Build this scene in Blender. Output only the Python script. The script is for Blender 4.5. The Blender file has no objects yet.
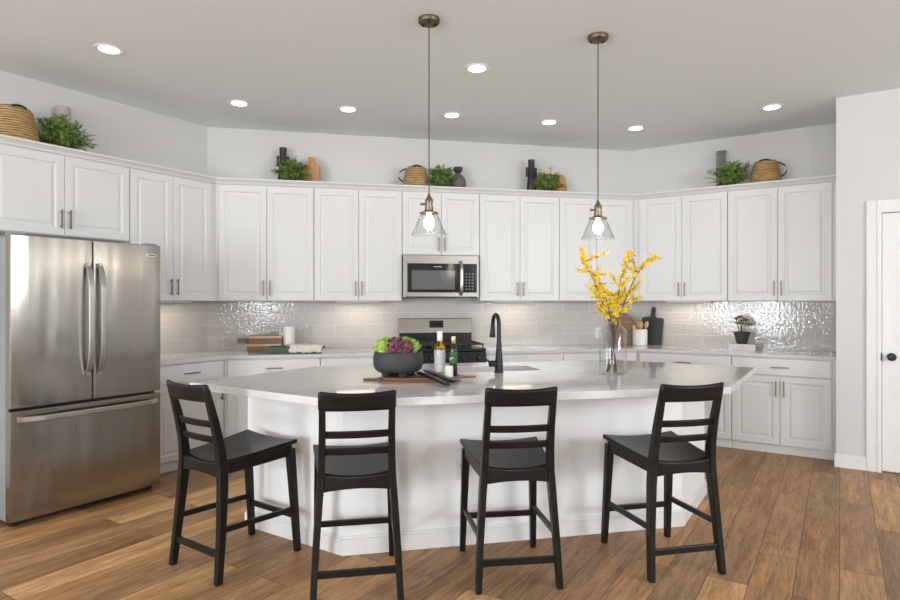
import bpy, bmesh, math, random
from math import sin, cos, pi, radians, tan
from mathutils import Vector, Matrix

SC = bpy.context.scene
COL = SC.collection
rnd = random.Random(7)

# ------------------------------------------------------------------ camera, world, windows' daylight, exposure
cam_d = bpy.data.cameras.new('camera')
cam_d.sensor_width = 36.0
cam_d.lens = 24.0
cam_d.shift_y = 1.0 / 900.0
cam_d.clip_start = 0.05
cam = bpy.data.objects.new('camera', cam_d)
cam.location = (0, 0, 1.37)
cam.rotation_euler = (radians(90), 0, 0)
COL.objects.link(cam)
SC.camera = cam

w = bpy.data.worlds.new('world')
SC.world = w
w.use_nodes = True
w.node_tree.nodes['Background'].inputs[0].default_value = (0.85, 0.92, 1.0, 1)
w.node_tree.nodes['Background'].inputs[1].default_value = 1.0

SC.view_settings.view_transform = 'Standard'
SC.view_settings.look = 'None'
SC.view_settings.gamma = 1.0
SC.view_settings.use_curve_mapping = False
SC.view_settings.exposure = -0.46

DAY = 30.0            # daylight radiance at the unseen windows, added ones included
CAN_W = 1.1          # each recessed ceiling light
DAY_COL = (0.90, 0.96, 1.0)
WARM = (1.0, 0.86, 0.70)

# ------------------------------------------------------------------ frames: the three kitchen walls meet at 135 degrees
P1 = Vector((-2.346, 5.793))
ANG = {'L': 57.0, 'B': 12.0, 'R': -33.0}
def ev(a): return Vector((cos(radians(a)), sin(radians(a))))
LB = 4.46
P2 = P1 + LB * ev(12)
ORG = {'L': P1, 'B': P1, 'R': P2}
T = tan(radians(22.5))
CEIL = 3.05
STUB_U, STUB_D = 1.944, 0.83
def at(run, u, off, z=0.0):
    e = ev(ANG[run]); n = Vector((e.y, -e.x))
    p = ORG[run] + n * off + e * u
    return (p.x, p.y, z)
def rz(run): return radians(ANG[run])

REAR0 = P1 - 9.0 * ev(57)
DOOR_END = Vector(at('R', STUB_U, STUB_D)[:2]) + 5.0 * ev(-33)

# daylight through each unseen window (area light standing in the opening); (start point, angle of wall, s0, s1, z0, z1)
UNSEEN_WINDOWS = [
    (REAR0, -33.0, 2.1, 3.9, 0.12, 2.42),
    (REAR0, -33.0, 5.3, 6.1, 0.95, 2.42),
    (REAR0, -33.0, 7.7, 8.8, 0.75, 2.42),
    (DOOR_END, -123.0, 1.15, 1.42, 0.10, 2.42),  # narrow window added for a bright streak in the refrigerator steel
    (DOOR_END, -123.0, 2.4, 5.4, 1.60, 2.62),  # high window added for more light, kept out of the tile reflections
    (P1, 237.0, 5.3, 6.7, 0.60, 2.42),  # window added to brighten the ceiling and the right wall
]
def area(name, loc, size, size_y, power, color, direction, shape='RECTANGLE', spread=180):
    d = bpy.data.lights.new(name, 'AREA')
    d.shape = shape; d.size = size; d.size_y = size_y
    d.energy = power; d.color = color; d.spread = radians(spread)
    o = bpy.data.objects.new(name, d)
    o.location = loc
    o.rotation_euler = Vector(direction).to_track_quat('-Z', 'Y').to_euler()
    COL.objects.link(o)
    return o
for k, (p0, a, s0, s1, z0, z1) in enumerate(UNSEEN_WINDOWS):
    e = ev(a)
    n_in = Vector((-e.y, e.x)) if a in (-33.0, 237.0) else Vector((e.y, -e.x))
    c = p0 + e * (s0 + s1) / 2 - n_in * 0.10
    area('window_daylight', (c.x, c.y, (z0 + z1) / 2), max(s1 - s0 - .1, .12), z1 - z0 - .1,
         DAY * pi * (s1 - s0) * (z1 - z0), DAY_COL, (n_in.x, n_in.y, 0))

# ------------------------------------------------------------------ materials
MATS = {}
def mat(name, color, rough=0.5, metal=0.0, spec=0.5, **kw):
    if name in MATS: return MATS[name]
    m = bpy.data.materials.new(name); m.use_nodes = True
    b = m.node_tree.nodes['Principled BSDF']
    b.inputs['Base Color'].default_value = (*color, 1)
    b.inputs['Roughness'].default_value = rough
    b.inputs['Metallic'].default_value = metal
    b.inputs['Specular IOR Level'].default_value = spec
    for k, v in kw.items():
        b.inputs[k.replace('_', ' ')].default_value = v
    MATS[name] = m
    return m
def nodes(m): return m.node_tree.nodes, m.node_tree.links, m.node_tree.nodes['Principled BSDF']
def coords(m, scale=(1, 1, 1), rot=(0, 0, 0), kind='Object'):
    N, L, b = nodes(m)
    tc = N.new('ShaderNodeTexCoord'); mp = N.new('ShaderNodeMapping')
    mp.inputs['Scale'].default_value = scale; mp.inputs['Rotation'].default_value = rot
    L.new(tc.outputs[kind], mp.inputs['Vector'])
    return mp.outputs['Vector']
def noise(m, vec, scale, detail=3, rough=.5, dist=0):
    N, L, b = nodes(m)
    n = N.new('ShaderNodeTexNoise'); n.inputs['Scale'].default_value = scale
    n.inputs['Detail'].default_value = detail; n.inputs['Roughness'].default_value = rough
    n.inputs['Distortion'].default_value = dist
    L.new(vec, n.inputs['Vector'])
    return n.outputs['Fac']
def ramp(m, fac, stops):
    N, L, b = nodes(m)
    r = N.new('ShaderNodeValToRGB')
    while len(r.color_ramp.elements) < len(stops): r.color_ramp.elements.new(0.5)
    for el, (p, c) in zip(r.color_ramp.elements, stops):
        el.position = p; el.color = (*c, 1)
    L.new(fac, r.inputs['Fac'])
    return r.outputs['Color']
def bump(m, fac, strength, dist=0.01, chain=None):
    N, L, b = nodes(m)
    n = N.new('ShaderNodeBump'); n.inputs['Strength'].default_value = strength
    n.inputs['Distance'].default_value = dist
    L.new(fac, n.inputs['Height'])
    if chain is not None: L.new(chain, n.inputs['Normal'])
    L.new(n.outputs['Normal'], b.inputs['Normal'])
    return n.outputs['Normal']
def mixc(m, a, b_, fac, mode='MIX'):
    N, L, b = nodes(m)
    x = N.new('ShaderNodeMix'); x.data_type = 'RGBA'; x.blend_type = mode
    for sock, v in ((0, fac), (6, a), (7, b_)):
        if isinstance(v, bpy.types.NodeSocket): L.new(v, x.inputs[sock])
        elif isinstance(v, tuple): x.inputs[sock].default_value = (*v, 1)
        else: x.inputs[sock].default_value = v
    return x.outputs[2]

WALLP = mat('wall_paint', (.665, .655, .642), .85, spec=.2)
bump(WALLP, noise(WALLP, coords(WALLP), 220, 2), .06, .002)
CEILP = mat('ceiling_paint', (.80, .84, .86), .9, spec=.15)
bump(CEILP, noise(CEILP, coords(CEILP), 160, 2), .08, .002)
TRIM = mat('trim_paint', (.78, .78, .78), .35, spec=.4)
CAB = mat('cabinet_paint', (.73, .727, .722), .34, spec=.45)
ISLP = mat('island_paint', (.86, .86, .86), .45, spec=.35)
NICKEL = mat('brushed_bronze', (.22, .18, .135), .42, 1.0)
BLACKM = mat('matte_black_metal', (.012, .012, .013), .38, 0.3)
BLACKG = mat('black_glass', (.012, .012, .014), .08, spec=.4)
BLACKP = mat('black_enamel', (.015, .015, .016), .22)
IRON = mat('cast_iron', (.02, .02, .021), .5)
CHROME = mat('chrome', (.72, .71, .70), .16, 1.0)
GREYSIDE = mat('refrigerator_grey_side', (.30, .32, .335), .45, .3)
PORC = mat('white_ceramic', (.80, .79, .77), .3)
WHITEPL = mat('white_plastic', (.80, .80, .79), .35)
GREENBK = mat('dark_green', (.055, .085, .065), .55)
LINEN = mat('cream_linen', (.70, .64, .55), .9, spec=.1)
bump(LINEN, noise(LINEN, coords(LINEN), 260, 2), .3, .002)
PAPER = mat('paper', (.80, .77, .72), .8)
BOOKG = mat('grey_book_cover', (.70, .68, .665), .6)
SLATE = mat('charcoal_board', (.022, .023, .024), .55)
MGREY = mat('matte_charcoal', (.035, .035, .037), .6)
bump(MGREY, noise(MGREY, coords(MGREY), 120, 3), .15, .003)
JUGG = mat('grey_stoneware', (.12, .115, .105), .55)
bump(JUGG, noise(JUGG, coords(JUGG), 60, 3), .3, .004)
DKVASE = mat('dark_brown_glaze', (.022, .016, .015), .35)
BEIGEV = mat('beige_stoneware', (.48, .44, .40), .7)
GRASSM = mat('deep_green_leaf', (.075, .16, .03), .55, spec=.3)
N_, L_, b_ = nodes(GRASSM)
L_.new(ramp(GRASSM, noise(GRASSM, coords(GRASSM), 28, 2), [(.3, (.045, .11, .022)), (.5, (.13, .22, .045)), (.68, (.36, .42, .15))]), b_.inputs['Base Color'])
SUCC = mat('succulent_leaf', (.16, .17, .08), .5)
N_, L_, b_ = nodes(SUCC)
L_.new(ramp(SUCC, noise(SUCC, coords(SUCC), 40, 1), [(.32, (.06, .10, .05)), (.5, (.26, .24, .09)), (.75, (.42, .38, .17))]), b_.inputs['Base Color'])
LETG = mat('green_lettuce', (.36, .52, .10), .5, spec=.35)
N_, L_, b_ = nodes(LETG)
L_.new(ramp(LETG, noise(LETG, coords(LETG), 24, 3), [(.3, (.24, .42, .05)), (.55, (.42, .60, .12)), (.75, (.70, .76, .40))]), b_.inputs['Base Color'])
LETR = mat('red_lettuce', (.16, .05, .07), .5, spec=.35)
N_, L_, b_ = nodes(LETR)
L_.new(ramp(LETR, noise(LETR, coords(LETR), 26, 3), [(.3, (.075, .02, .035)), (.52, (.17, .05, .075)), (.72, (.42, .25, .22)), (.85, (.30, .33, .10))]), b_.inputs['Base Color'])
YEL = mat('yellow_blossom', (.86, .56, .015), .55)
N_, L_, b_ = nodes(YEL)
L_.new(ramp(YEL, noise(YEL, coords(YEL), 40, 1), [(.3, (.86, .55, .004)), (.6, (.95, .70, .012)), (.8, (.96, .78, .08))]), b_.inputs['Base Color'])
TWIG = mat('brown_twig', (.10, .055, .04), .75)
GOLD = mat('gold_foil', (.60, .45, .22), .35, .9)
LABW = mat('white_label', (.74, .74, .72), .6)
LABG = mat('green_label', (.02, .10, .03), .5)

def glass(name, color=(1, 1, 1), rough=0.0, ior=1.45, trans=1.0):
    return mat(name, color, rough, Transmission_Weight=trans, IOR=ior)
CLEAR = mat('clear_glass', (1, 1, 1), .0)
N_, L_, b_ = nodes(CLEAR)
tr_ = N_.new('ShaderNodeBsdfTransparent'); tr_.inputs[0].default_value = (.965, .972, .97, 1)
gl_ = N_.new('ShaderNodeBsdfGlossy'); gl_.inputs['Roughness'].default_value = .03
lw_ = N_.new('ShaderNodeLayerWeight'); lw_.inputs[0].default_value = .5
pw_ = N_.new('ShaderNodeMath'); pw_.operation = 'POWER'; pw_.inputs[1].default_value = 3.0
L_.new(lw_.outputs['Facing'], pw_.inputs[0])
fr_n = N_.new('ShaderNodeMath'); fr_n.operation = 'MULTIPLY_ADD'; fr_n.inputs[1].default_value = .75; fr_n.inputs[2].default_value = .02
L_.new(pw_.outputs[0], fr_n.inputs[0])
mx_ = N_.new('ShaderNodeMixShader')
L_.new(fr_n.outputs[0], mx_.inputs[0]); L_.new(tr_.outputs[0], mx_.inputs[1]); L_.new(gl_.outputs[0], mx_.inputs[2])
L_.new(mx_.outputs[0], N_['Material Output'].inputs['Surface'])
SMOKE = glass('smoked_grey_glass', (.74, .75, .74), .02)
OILY = glass('amber_oil_glass', (.95, .55, .03), .02)
OILD = mat('dark_green_bottle_glass', (.022, .018, .006), .08, Transmission_Weight=.25)
def emis(name, color, strength):
    m = mat(name, color, .6)
    b = m.node_tree.nodes['Principled BSDF']
    b.inputs['Emission Color'].default_value = (*color, 1)
    b.inputs['Emission Strength'].default_value = strength
    return m
LENS = emis('lamp_lens', (1, .96, .90), 7.0)
BULB = emis('bulb_glow', (1, .93, .80), 22.0)
STRIP = emis('under_cabinet_lens', (1, .88, .72), 3.0)

def wood(name, stops, scale=(3, 40, 40), rough=.5, nscale=1.0):
    m = mat(name, stops[0][1], rough, spec=.35)
    N, L, b = nodes(m)
    v = coords(m, scale)
    f = noise(m, v, nscale, 5, .6, .4)
    L.new(ramp(m, f, stops), b.inputs['Base Color'])
    bump(m, f, .06, .003)
    return m
STOOLW = wood('black_stained_wood', [(.3, (.0075, .0064, .0054)), (.7, (.015, .0128, .0108))], (6, 6, 60), .34)
STOOLW.node_tree.nodes['Principled BSDF'].inputs['Specular IOR Level'].default_value = .25
WALNUT = wood('walnut', [(.3, (.13, .062, .035)), (.55, (.24, .125, .075)), (.75, (.36, .22, .14))], (4, 45, 45), .45)
BROWNB = wood('brown_board', [(.3, (.14, .075, .04)), (.55, (.26, .15, .085)), (.75, (.36, .23, .14))], (4, 50, 50), .5)
PALEB = wood('pale_board', [(.3, (.42, .30, .20)), (.7, (.62, .49, .36))], (4, 50, 50), .55)
OAK = wood('honey_board', [(.3, (.36, .17, .06)), (.5, (.50, .27, .11)), (.75, (.60, .36, .17))], (60, 60, 5), .5)
SPOONW = wood('beech', [(.3, (.50, .30, .15)), (.7, (.68, .46, .26))], (40, 40, 5), .55)

# brushed stainless steel: fine vertical grain, faint waviness of the sheet
def steel(name, color, rough, grain=(260, 260, 2), wav=.9):
    m = mat(name, color, rough, 1.0)
    N, L, b = nodes(m)
    g = noise(m, coords(m, grain), 1.0, 2)
    wv = noise(m, coords(m, (7, 7, 0.9)), 1.0, 1)
    n1 = bump(m, wv, wav, .012)
    bump(m, g, .05, .001, n1)
    L.new(ramp(m, g, [(.3, tuple(c * .93 for c in color)), (.7, color)]), b.inputs['Base Color'])
    return m
STEEL = steel('stainless_steel', (.36, .337, .305), .23)
STEEL.node_tree.nodes['Principled BSDF'].inputs['Anisotropic'].default_value = .75
STEEL.node_tree.nodes['Principled BSDF'].inputs['Anisotropic Rotation'].default_value = 0.0
_tg = STEEL.node_tree.nodes.new('ShaderNodeTangent'); _tg.direction_type = 'RADIAL'; _tg.axis = 'Z'
STEEL.node_tree.links.new(_tg.outputs[0], STEEL.node_tree.nodes['Principled BSDF'].inputs['Tangent'])
STEELH = steel('stainless_steel_polished', (.50, .49, .48), .28, wav=0.05)
STEELB = steel('stainless_steel_brushed_flat', (.34, .32, .30), .38, (2, 200, 200), .05)

# quartz worktop
QUARTZ = mat('white_quartz', (.62, .61, .60), .06, spec=.5)
N_, L_, b_ = nodes(QUARTZ)
v = coords(QUARTZ)
vein = noise(QUARTZ, v, 1.7, 5, .6, 1.6)
cl = noise(QUARTZ, v, 3.5, 3)
c1 = ramp(QUARTZ, vein, [(.40, (.66, .655, .65)), (.485, (.65, .645, .64)), (.5, (.59, .585, .58)), (.515, (.65, .645, .64)), (.7, (.68, .675, .67))])
L_.new(mixc(QUARTZ, c1, ramp(QUARTZ, cl, [(.3, (.97, .97, .97)), (.7, (1, 1, 1))]), 1.0, 'MULTIPLY'), b_.inputs['Base Color'])

# hand-made glossy wall tiles (object x along the wall, z up)
TILE = mat('glazed_wall_tile', (.60, .585, .57), .03, spec=.5)
N_, L_, b_ = nodes(TILE)
tc = N_.new('ShaderNodeTexCoord'); sp = N_.new('ShaderNodeSeparateXYZ'); cb = N_.new('ShaderNodeCombineXYZ')
L_.new(tc.outputs['Object'], sp.inputs[0]); L_.new(sp.outputs[0], cb.inputs[0]); L_.new(sp.outputs[2], cb.inputs[1])
br = N_.new('ShaderNodeTexBrick')
br.offset = .5; br.inputs['Scale'].default_value = 1
br.inputs['Brick Width'].default_value = .305; br.inputs['Row Height'].default_value = .1194
br.inputs['Mortar Size'].default_value = .0022; br.inputs['Mortar Smooth'].default_value = .3
br.inputs['Color1'].default_value = (.53, .505, .482, 1); br.inputs['Color2'].default_value = (.575, .55, .525, 1)
br.inputs['Mortar'].default_value = (.72, .69, .66, 1)
L_.new(cb.outputs[0], br.inputs['Vector'])
L_.new(br.outputs['Color'], b_.inputs['Base Color'])
wob = noise(TILE, tc.outputs['Object'], 42, 1, .5)
n1 = bump(TILE, wob, .145, .010)
inv = N_.new('ShaderNodeMath'); inv.operation = 'SUBTRACT'; inv.inputs[0].default_value = 1
L_.new(br.outputs['Fac'], inv.inputs[1])
bump(TILE, inv.outputs[0], .5, .003, n1)

# plank floor (object x along the planks)
FLOOR = mat('plank_floor', (.25, .14, .07), .42, spec=.22)
N_, L_, b_ = nodes(FLOOR)
tc = N_.new('ShaderNodeTexCoord')
br = N_.new('ShaderNodeTexBrick')
br.offset = .37; br.offset_frequency = 2; br.inputs['Scale'].default_value = 1
br.inputs['Brick Width'].default_value = 1.22; br.inputs['Row Height'].default_value = .185
br.inputs['Mortar Size'].default_value = .0016; br.inputs['Mortar Smooth'].default_value = .2
br.inputs['Color1'].default_value = (0, 0, 0, 1); br.inputs['Color2'].default_value = (1, 1, 1, 1)
br.inputs['Mortar'].default_value = (.2, .2, .2, 1)
L_.new(tc.outputs['Object'], br.inputs['Vector'])
# grain offset per plank so that figure does not run through
add = N_.new('ShaderNodeVectorMath'); add.operation = 'MULTIPLY_ADD'
L_.new(br.outputs['Color'], add.inputs[0]); add.inputs[1].default_value = (37, 11, 5); 
L_.new(tc.outputs['Object'], add.inputs[2])
mp = N_.new('ShaderNodeMapping'); mp.inputs['Scale'].default_value = (1.1, 13, 1)
L_.new(add.outputs[0], mp.inputs['Vector'])
g1 = noise(FLOOR, mp.outputs[0], 1.6, 6, .62, .6)
mp2 = N_.new('ShaderNodeMapping'); mp2.inputs['Scale'].default_value = (1.6, 7, 1)
L_.new(add.outputs[0], mp2.inputs['Vector'])
g2 = noise(FLOOR, mp2.outputs[0], 1.5, 3, .55)
base = ramp(FLOOR, br.outputs['Color'], [(0, (.26, .146, .074)), (.3, (.42, .230, .103)), (.55, (.36, .218, .120)), (.8, (.55, .308, .135)), (1, (.71, .452, .226))])
gr = ramp(FLOOR, g1, [(.25, (.64, .61, .59)), (.5, (.96, .96, .96)), (.75, (1.2, 1.18, 1.14))])
c2 = mixc(FLOOR, base, gr, 1.0, 'MULTIPLY')
c3 = mixc(FLOOR, c2, ramp(FLOOR, g2, [(.3, (.78, .76, .74)), (.7, (1.12, 1.1, 1.08))]), 1.0, 'MULTIPLY')
mp3 = N_.new('ShaderNodeMapping'); mp3.inputs['Scale'].default_value = (7, 60, 1)
L_.new(add.outputs[0], mp3.inputs['Vector'])
g3 = noise(FLOOR, mp3.outputs[0], 1.6, 5, .65, .3)
mp4 = N_.new('ShaderNodeMapping'); mp4.inputs['Scale'].default_value = (.8, 9, 1)
L_.new(add.outputs[0], mp4.inputs['Vector'])
g4 = noise(FLOOR, mp4.outputs[0], 2.2, 4, .6, 1.5)
c3 = mixc(FLOOR, c3, ramp(FLOOR, g3, [(.3, (.66, .64, .62)), (.5, (1, 1, 1)), (.72, (1.22, 1.19, 1.14))]), 1.0, 'MULTIPLY')
c3 = mixc(FLOOR, c3, ramp(FLOOR, g4, [(.34, (.72, .68, .66)), (.5, (1, 1, 1)), (.68, (1.18, 1.12, 1.0))]), .8, 'MULTIPLY')
c4 = mixc(FLOOR, c3, (.055, .03, .018), br.outputs['Fac'])
L_.new(c4, b_.inputs['Base Color'])
bump(FLOOR, g1, .10, .003)

WICKER = mat('woven_wicker', (.36, .22, .10), .75, spec=.2)
N_, L_, b_ = nodes(WICKER)
v = coords(WICKER, (14, 14, 130))
f0 = noise(WICKER, v, 1.0, 3, .55)
wv_ = N_.new('ShaderNodeTexWave'); wv_.wave_type = 'BANDS'; wv_.bands_direction = 'Z'; wv_.inputs['Scale'].default_value = 17; wv_.inputs['Distortion'].default_value = 1.0; wv_.inputs['Detail'].default_value = 2
L_.new(coords(WICKER), wv_.inputs['Vector'])
mm_ = N_.new('ShaderNodeMath'); mm_.operation = 'MULTIPLY_ADD'; mm_.inputs[1].default_value = .28
L_.new(wv_.outputs['Fac'], mm_.inputs[0]); sc_ = N_.new('ShaderNodeMath'); sc_.operation = 'MULTIPLY'; sc_.inputs[1].default_value = .75
L_.new(f0, sc_.inputs[0]); L_.new(sc_.outputs[0], mm_.inputs[2])
f = mm_.outputs[0]
L_.new(ramp(WICKER, f, [(.3, (.17, .09, .035)), (.5, (.36, .23, .10)), (.72, (.55, .39, .20))]), b_.inputs['Base Color'])
bump(WICKER, f, .6, .006)

# ------------------------------------------------------------------ mesh helpers
def box(bm, x0, x1, y0, y1, z0, z1):
    vs = [bm.verts.new(p) for p in ((x0, y0, z0), (x1, y0, z0), (x1, y1, z0), (x0, y1, z0), (x0, y0, z1), (x1, y0, z1), (x1, y1, z1), (x0, y1, z1))]
    for q in ((3, 2, 1, 0), (4, 5, 6, 7), (0, 1, 5, 4), (1, 2, 6, 5), (2, 3, 7, 6), (3, 0, 4, 7)):
        bm.faces.new([vs[i] for i in q])
def prism(bm, pts, z0, z1):
    a = [bm.verts.new((p[0], p[1], z0)) for p in pts]; b = [bm.verts.new((p[0], p[1], z1)) for p in pts]
    bm.faces.new(a[::-1]); bm.faces.new(b)
    n = len(pts)
    for i in range(n): bm.faces.new((a[i], a[(i + 1) % n], b[(i + 1) % n], b[i]))
def prism_xz(bm, pts, y0, y1):
    a = [bm.verts.new((p[0], y0, p[1])) for p in pts]; b = [bm.verts.new((p[0], y1, p[1])) for p in pts]
    bm.faces.new(a); bm.faces.new(b[::-1])
    n = len(pts)
    for i in range(n): bm.faces.new((a[(i + 1) % n], a[i], b[i], b[(i + 1) % n]))
def loft(bm, rings, cap=True, closed=False):
    R = [[bm.verts.new(p) for p in r] for r in rings]
    n = len(R[0])
    for i in range(len(R) - 1 + (1 if closed else 0)):
        a, b = R[i], R[(i + 1) % len(R)]
        for k in range(n): bm.faces.new((a[k], a[(k + 1) % n], b[(k + 1) % n], b[k]))
    if cap and not closed:
        bm.faces.new(R[0][::-1]); bm.faces.new(R[-1])
def lathe(bm, prof, seg=32, c=(0, 0), cap=True):
    rings = [[(c[0] + r * cos(2 * pi * k / seg), c[1] + r * sin(2 * pi * k / seg), z) for k in range(seg)] for r, z in prof]
    loft(bm, rings, cap)
def tube(bm, pts, r, seg=8, cap=True):
    pts = [Vector(p) for p in pts]
    rs = r if isinstance(r, (list, tuple)) else [r] * len(pts)
    d0 = (pts[1] - pts[0]).normalized()
    up = Vector((0, 0, 1)) if abs(d0.z) < .9 else Vector((1, 0, 0))
    x = d0.cross(up).normalized()
    rings = []
    for i, p in enumerate(pts):
        d = (pts[min(i + 1, len(pts) - 1)] - pts[max(i - 1, 0)]).normalized()
        x = (x - d * x.dot(d)).normalized(); y = d.cross(x)
        rings.append([p + rs[i] * (cos(2 * pi * k / seg) * x + sin(2 * pi * k / seg) * y) for k in range(seg)])
    loft(bm, rings, cap)
def bar(bm, a, b, w0, d0, w1=None, d1=None, xdir=(1, 0, 0)):
    a, b = Vector(a), Vector(b)
    w1 = w0 if w1 is None else w1; d1 = d0 if d1 is None else d1
    d = (b - a).normalized(); x = Vector(xdir); x = (x - d * x.dot(d)).normalized(); y = d.cross(x)
    def ring(p, w_, h): return [p + x * sx * w_ / 2 + y * sy * h / 2 for sx, sy in ((-1, -1), (1, -1), (1, 1), (-1, 1))]
    loft(bm, [ring(a, w0, d0), ring(b, w1, d1)])
def arc(c, r, a0, a1, n, plane='xz'):
    out = []
    for i in range(n + 1):
        t = radians(a0 + (a1 - a0) * i / n)
        out.append((c[0] + r * cos(t), c[1] + r * sin(t)))
    return out

def obj(name, bm, m, parent=None, bev=0.0, smooth=False, subd=0, seg=2, keep=False):
    bmesh.ops.recalc_face_normals(bm, faces=bm.faces) if not keep else None
    me = bpy.data.meshes.new(name)
    bm.to_mesh(me); bm.free()
    me.materials.append(m)
    o = bpy.data.objects.new(name, me)
    COL.objects.link(o)
    if parent is not None: o.parent = parent
    if bev:
        b = o.modifiers.new('edge', 'BEVEL'); b.width = bev; b.segments = seg; b.limit_method = 'ANGLE'; b.angle_limit = radians(35)
        b.harden_normals = False
    if subd:
        s = o.modifiers.new('sub', 'SUBSURF'); s.levels = subd; s.render_levels = subd
    if smooth:
        for p in me.polygons: p.use_smooth = True
        if smooth == 'auto':
            for e in me.edges: pass
            es = bmesh.new(); es.from_mesh(me)
            for e in es.edges:
                if len(e.link_faces) == 2 and e.calc_face_angle() > radians(40): e.smooth = False
            es.to_mesh(me); es.free()
    return o
def B(): return bmesh.new()
def thing(name, label, cat, loc=(0, 0, 0), rot=0.0, group=None):
    o = bpy.data.objects.new(name, None)
    o.empty_display_size = .1
    COL.objects.link(o); o.location = loc; o.rotation_euler = (0, 0, rot)
    return tag(o, label, cat, group)
def tag(o, label, cat, group=None):
    o['label'] = label; o['category'] = cat
    if group: o['group'] = group
    return o
def place(o, loc, rot=0.0):
    o.location = loc; o.rotation_euler = (0, 0, rot); return o
def struct(o):
    o['kind'] = 'structure'; return o
def dup(root, loc, rot, label, group=None):
    r = root.copy(); COL.objects.link(r); r.location = loc; r.rotation_euler = (0, 0, rot); r['label'] = label
    if group: r['group'] = group
    for ch in list(root.children):
        c = ch.copy(); COL.objects.link(c); c.parent = r
        for g in ch.children:
            d = g.copy(); COL.objects.link(d); d.parent = c
    return r

# ------------------------------------------------------------------ shell
TH = .14
bm = B(); box(bm, -9, 12, -9, 9, -.1, 0)
struct(place(obj('floor', bm, FLOOR), (0, 0, 0), radians(57)))
bm = B(); box(bm, -12, 12, -10, 11, CEIL, CEIL + .12)
struct(obj('ceiling', bm, CEILP))
def wall(name, run, u0, u1, off=0.0):
    bm = B(); box(bm, u0, u1, 0, TH, 0, CEIL)
    return struct(place(obj(name, bm, WALLP), at(run, 0, off), rz(run)))
wall('wall_back', 'B', -TH * T, LB + TH * T)
wall('wall_right', 'R', -TH * T, STUB_U + .1)
# the wall with the pantry door stands forward of the cabinets' wall
DU0, DU1, DH = 2.25, 3.06, 2.075
bm = B()
prism_xz(bm, [(STUB_U, 0), (DU0, 0), (DU0, DH), (DU1, DH), (DU1, 0), (7.0, 0), (7.0, CEIL), (STUB_U, CEIL)], 0, TH)
box(bm, STUB_U, STUB_U + .12, TH, STUB_D, 0, CEIL)
struct(place(obj('wall_pantry', bm, WALLP), at('R', 0, STUB_D), rz('R')))
# rear walls with the unseen windows, some of them added for their light
def window_wall(name, p0, a, length, wins, side):
    # local x along wall; room on +y (side=1) or -y (side=-1)
    bm = B(); xs = 0.0; y0, y1 = (-TH, 0) if side > 0 else (0, TH)
    for (s0, s1, z0, z1) in wins:
        box(bm, xs, s0, y0, y1, 0, CEIL)
        box(bm, s0, s1, y0, y1, 0, z0); box(bm, s0, s1, y0, y1, z1, CEIL)
        xs = s1
    box(bm, xs, length, y0, y1, 0, CEIL)
    return struct(place(obj(name, bm, WALLP), (p0.x, p0.y, 0), radians(a)))
window_wall('wall_rear', REAR0, -33, 10.4, [x[2:] for x in UNSEEN_WINDOWS if x[1] == -33.0], 1)
window_wall('wall_left', P1, 237.0, 9.2, [x[2:] for x in UNSEEN_WINDOWS if x[1] == 237.0], 1)
window_wall('wall_side', DOOR_END, -123, 11.5, [x[2:] for x in UNSEEN_WINDOWS if x[1] == -123.0], -1)
for k, (p0, a, s0, s1, z0, z1) in enumerate(UNSEEN_WINDOWS):
    bm = B(); sgn = 1 if a != -123.0 else -1
    ya, yb = sorted((0.012 * sgn, -.05 * sgn))
    fw = .07
    box(bm, s0, s1, ya, yb, z0, z0 + fw); box(bm, s0, s1, ya, yb, z1 - fw, z1)
    n = 3 if s1 - s0 > 2.2 else 2
    for i in range(n + 1):
        x = s0 + (s1 - s0 - fw) * i / n
        box(bm, x, x + fw, ya, yb, z0 + fw, z1 - fw)
    o = struct(place(obj('window_%d' % (k + 1), bm, TRIM), (p0.x, p0.y, 0), radians(a)))  # frames of all unseen windows, the added ones too

# baseboard and door casing on the pantry wall
def board_profile(bm, x0, x1, h=.105, t=.015):
    prism_xz(bm, [(x0, 0), (x1, 0), (x1, h), (x0, h)], -t, 0)
bm = B(); box(bm, STUB_U - .012, DU0 - .10, -.016, -.0005, 0, .085); box(bm, STUB_U - .012, DU0 - .10, -.011, -.0005, .085, .108)
struct(place(obj('baseboard_pantry', bm, TRIM, bev=.002), at('R', 0, STUB_D), rz('R')))
bm = B()
for x0, x1, z0, z1 in ((DU0 - .10, DU0, 0, DH + .10), (DU1, DU1 + .10, 0, DH + .10), (DU0, DU1, DH, DH + .10)):
    box(bm, x0, x1, -.018, -.0005, z0, z1)
    if x1 - x0 < .2:
        inner = x0 if x0 > DU0 else x1
        box(bm, min(inner, inner + (.03 if x0 > DU0 else -.03)), max(inner, inner + (.03 if x0 > DU0 else -.03)), -.024, -.018, z0, z1)
struct(place(obj('trim_1', bm, TRIM, bev=.002), at('R', 0, STUB_D), rz('R')))
bm = B()   # white door, two recessed panels
box(bm, DU0 + .004, DU1 - .004, .012, .05, .012, DH - .004)
for x0, x1, z0, z1 in ((DU0 + .004, DU0 + .13, .012, DH - .004), (DU1 - .13, DU1 - .004, .012, DH - .004), (DU0 + .13, DU1 - .13, .012, .24), (DU0 + .13, DU1 - .13, .88, 1.03), (DU0 + .13, DU1 - .13, DH - .14, DH - .004)):
    box(bm, x0, x1, .004, .012, z0, z1)
door = struct(place(obj('door_1', bm, TRIM, bev=.002), at('R', 0, STUB_D), rz('R')))
bm = B()
rot = Matrix.Rotation(radians(90), 4, 'X')
lathe(bm, [(.030, .0), (.031, .006), (.012, .010), (.011, .032), (.022, .038), (.029, .048), (.029, .056), (.020, .066), (.0, .068)], 24)
bmesh.ops.transform(bm, matrix=Matrix.Translation((2.314, .004, .926)) @ rot, verts=bm.verts)
o = obj('door_knob', bm, BLACKM, door, smooth='auto'); o['label'] = 'round black door knob'
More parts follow.
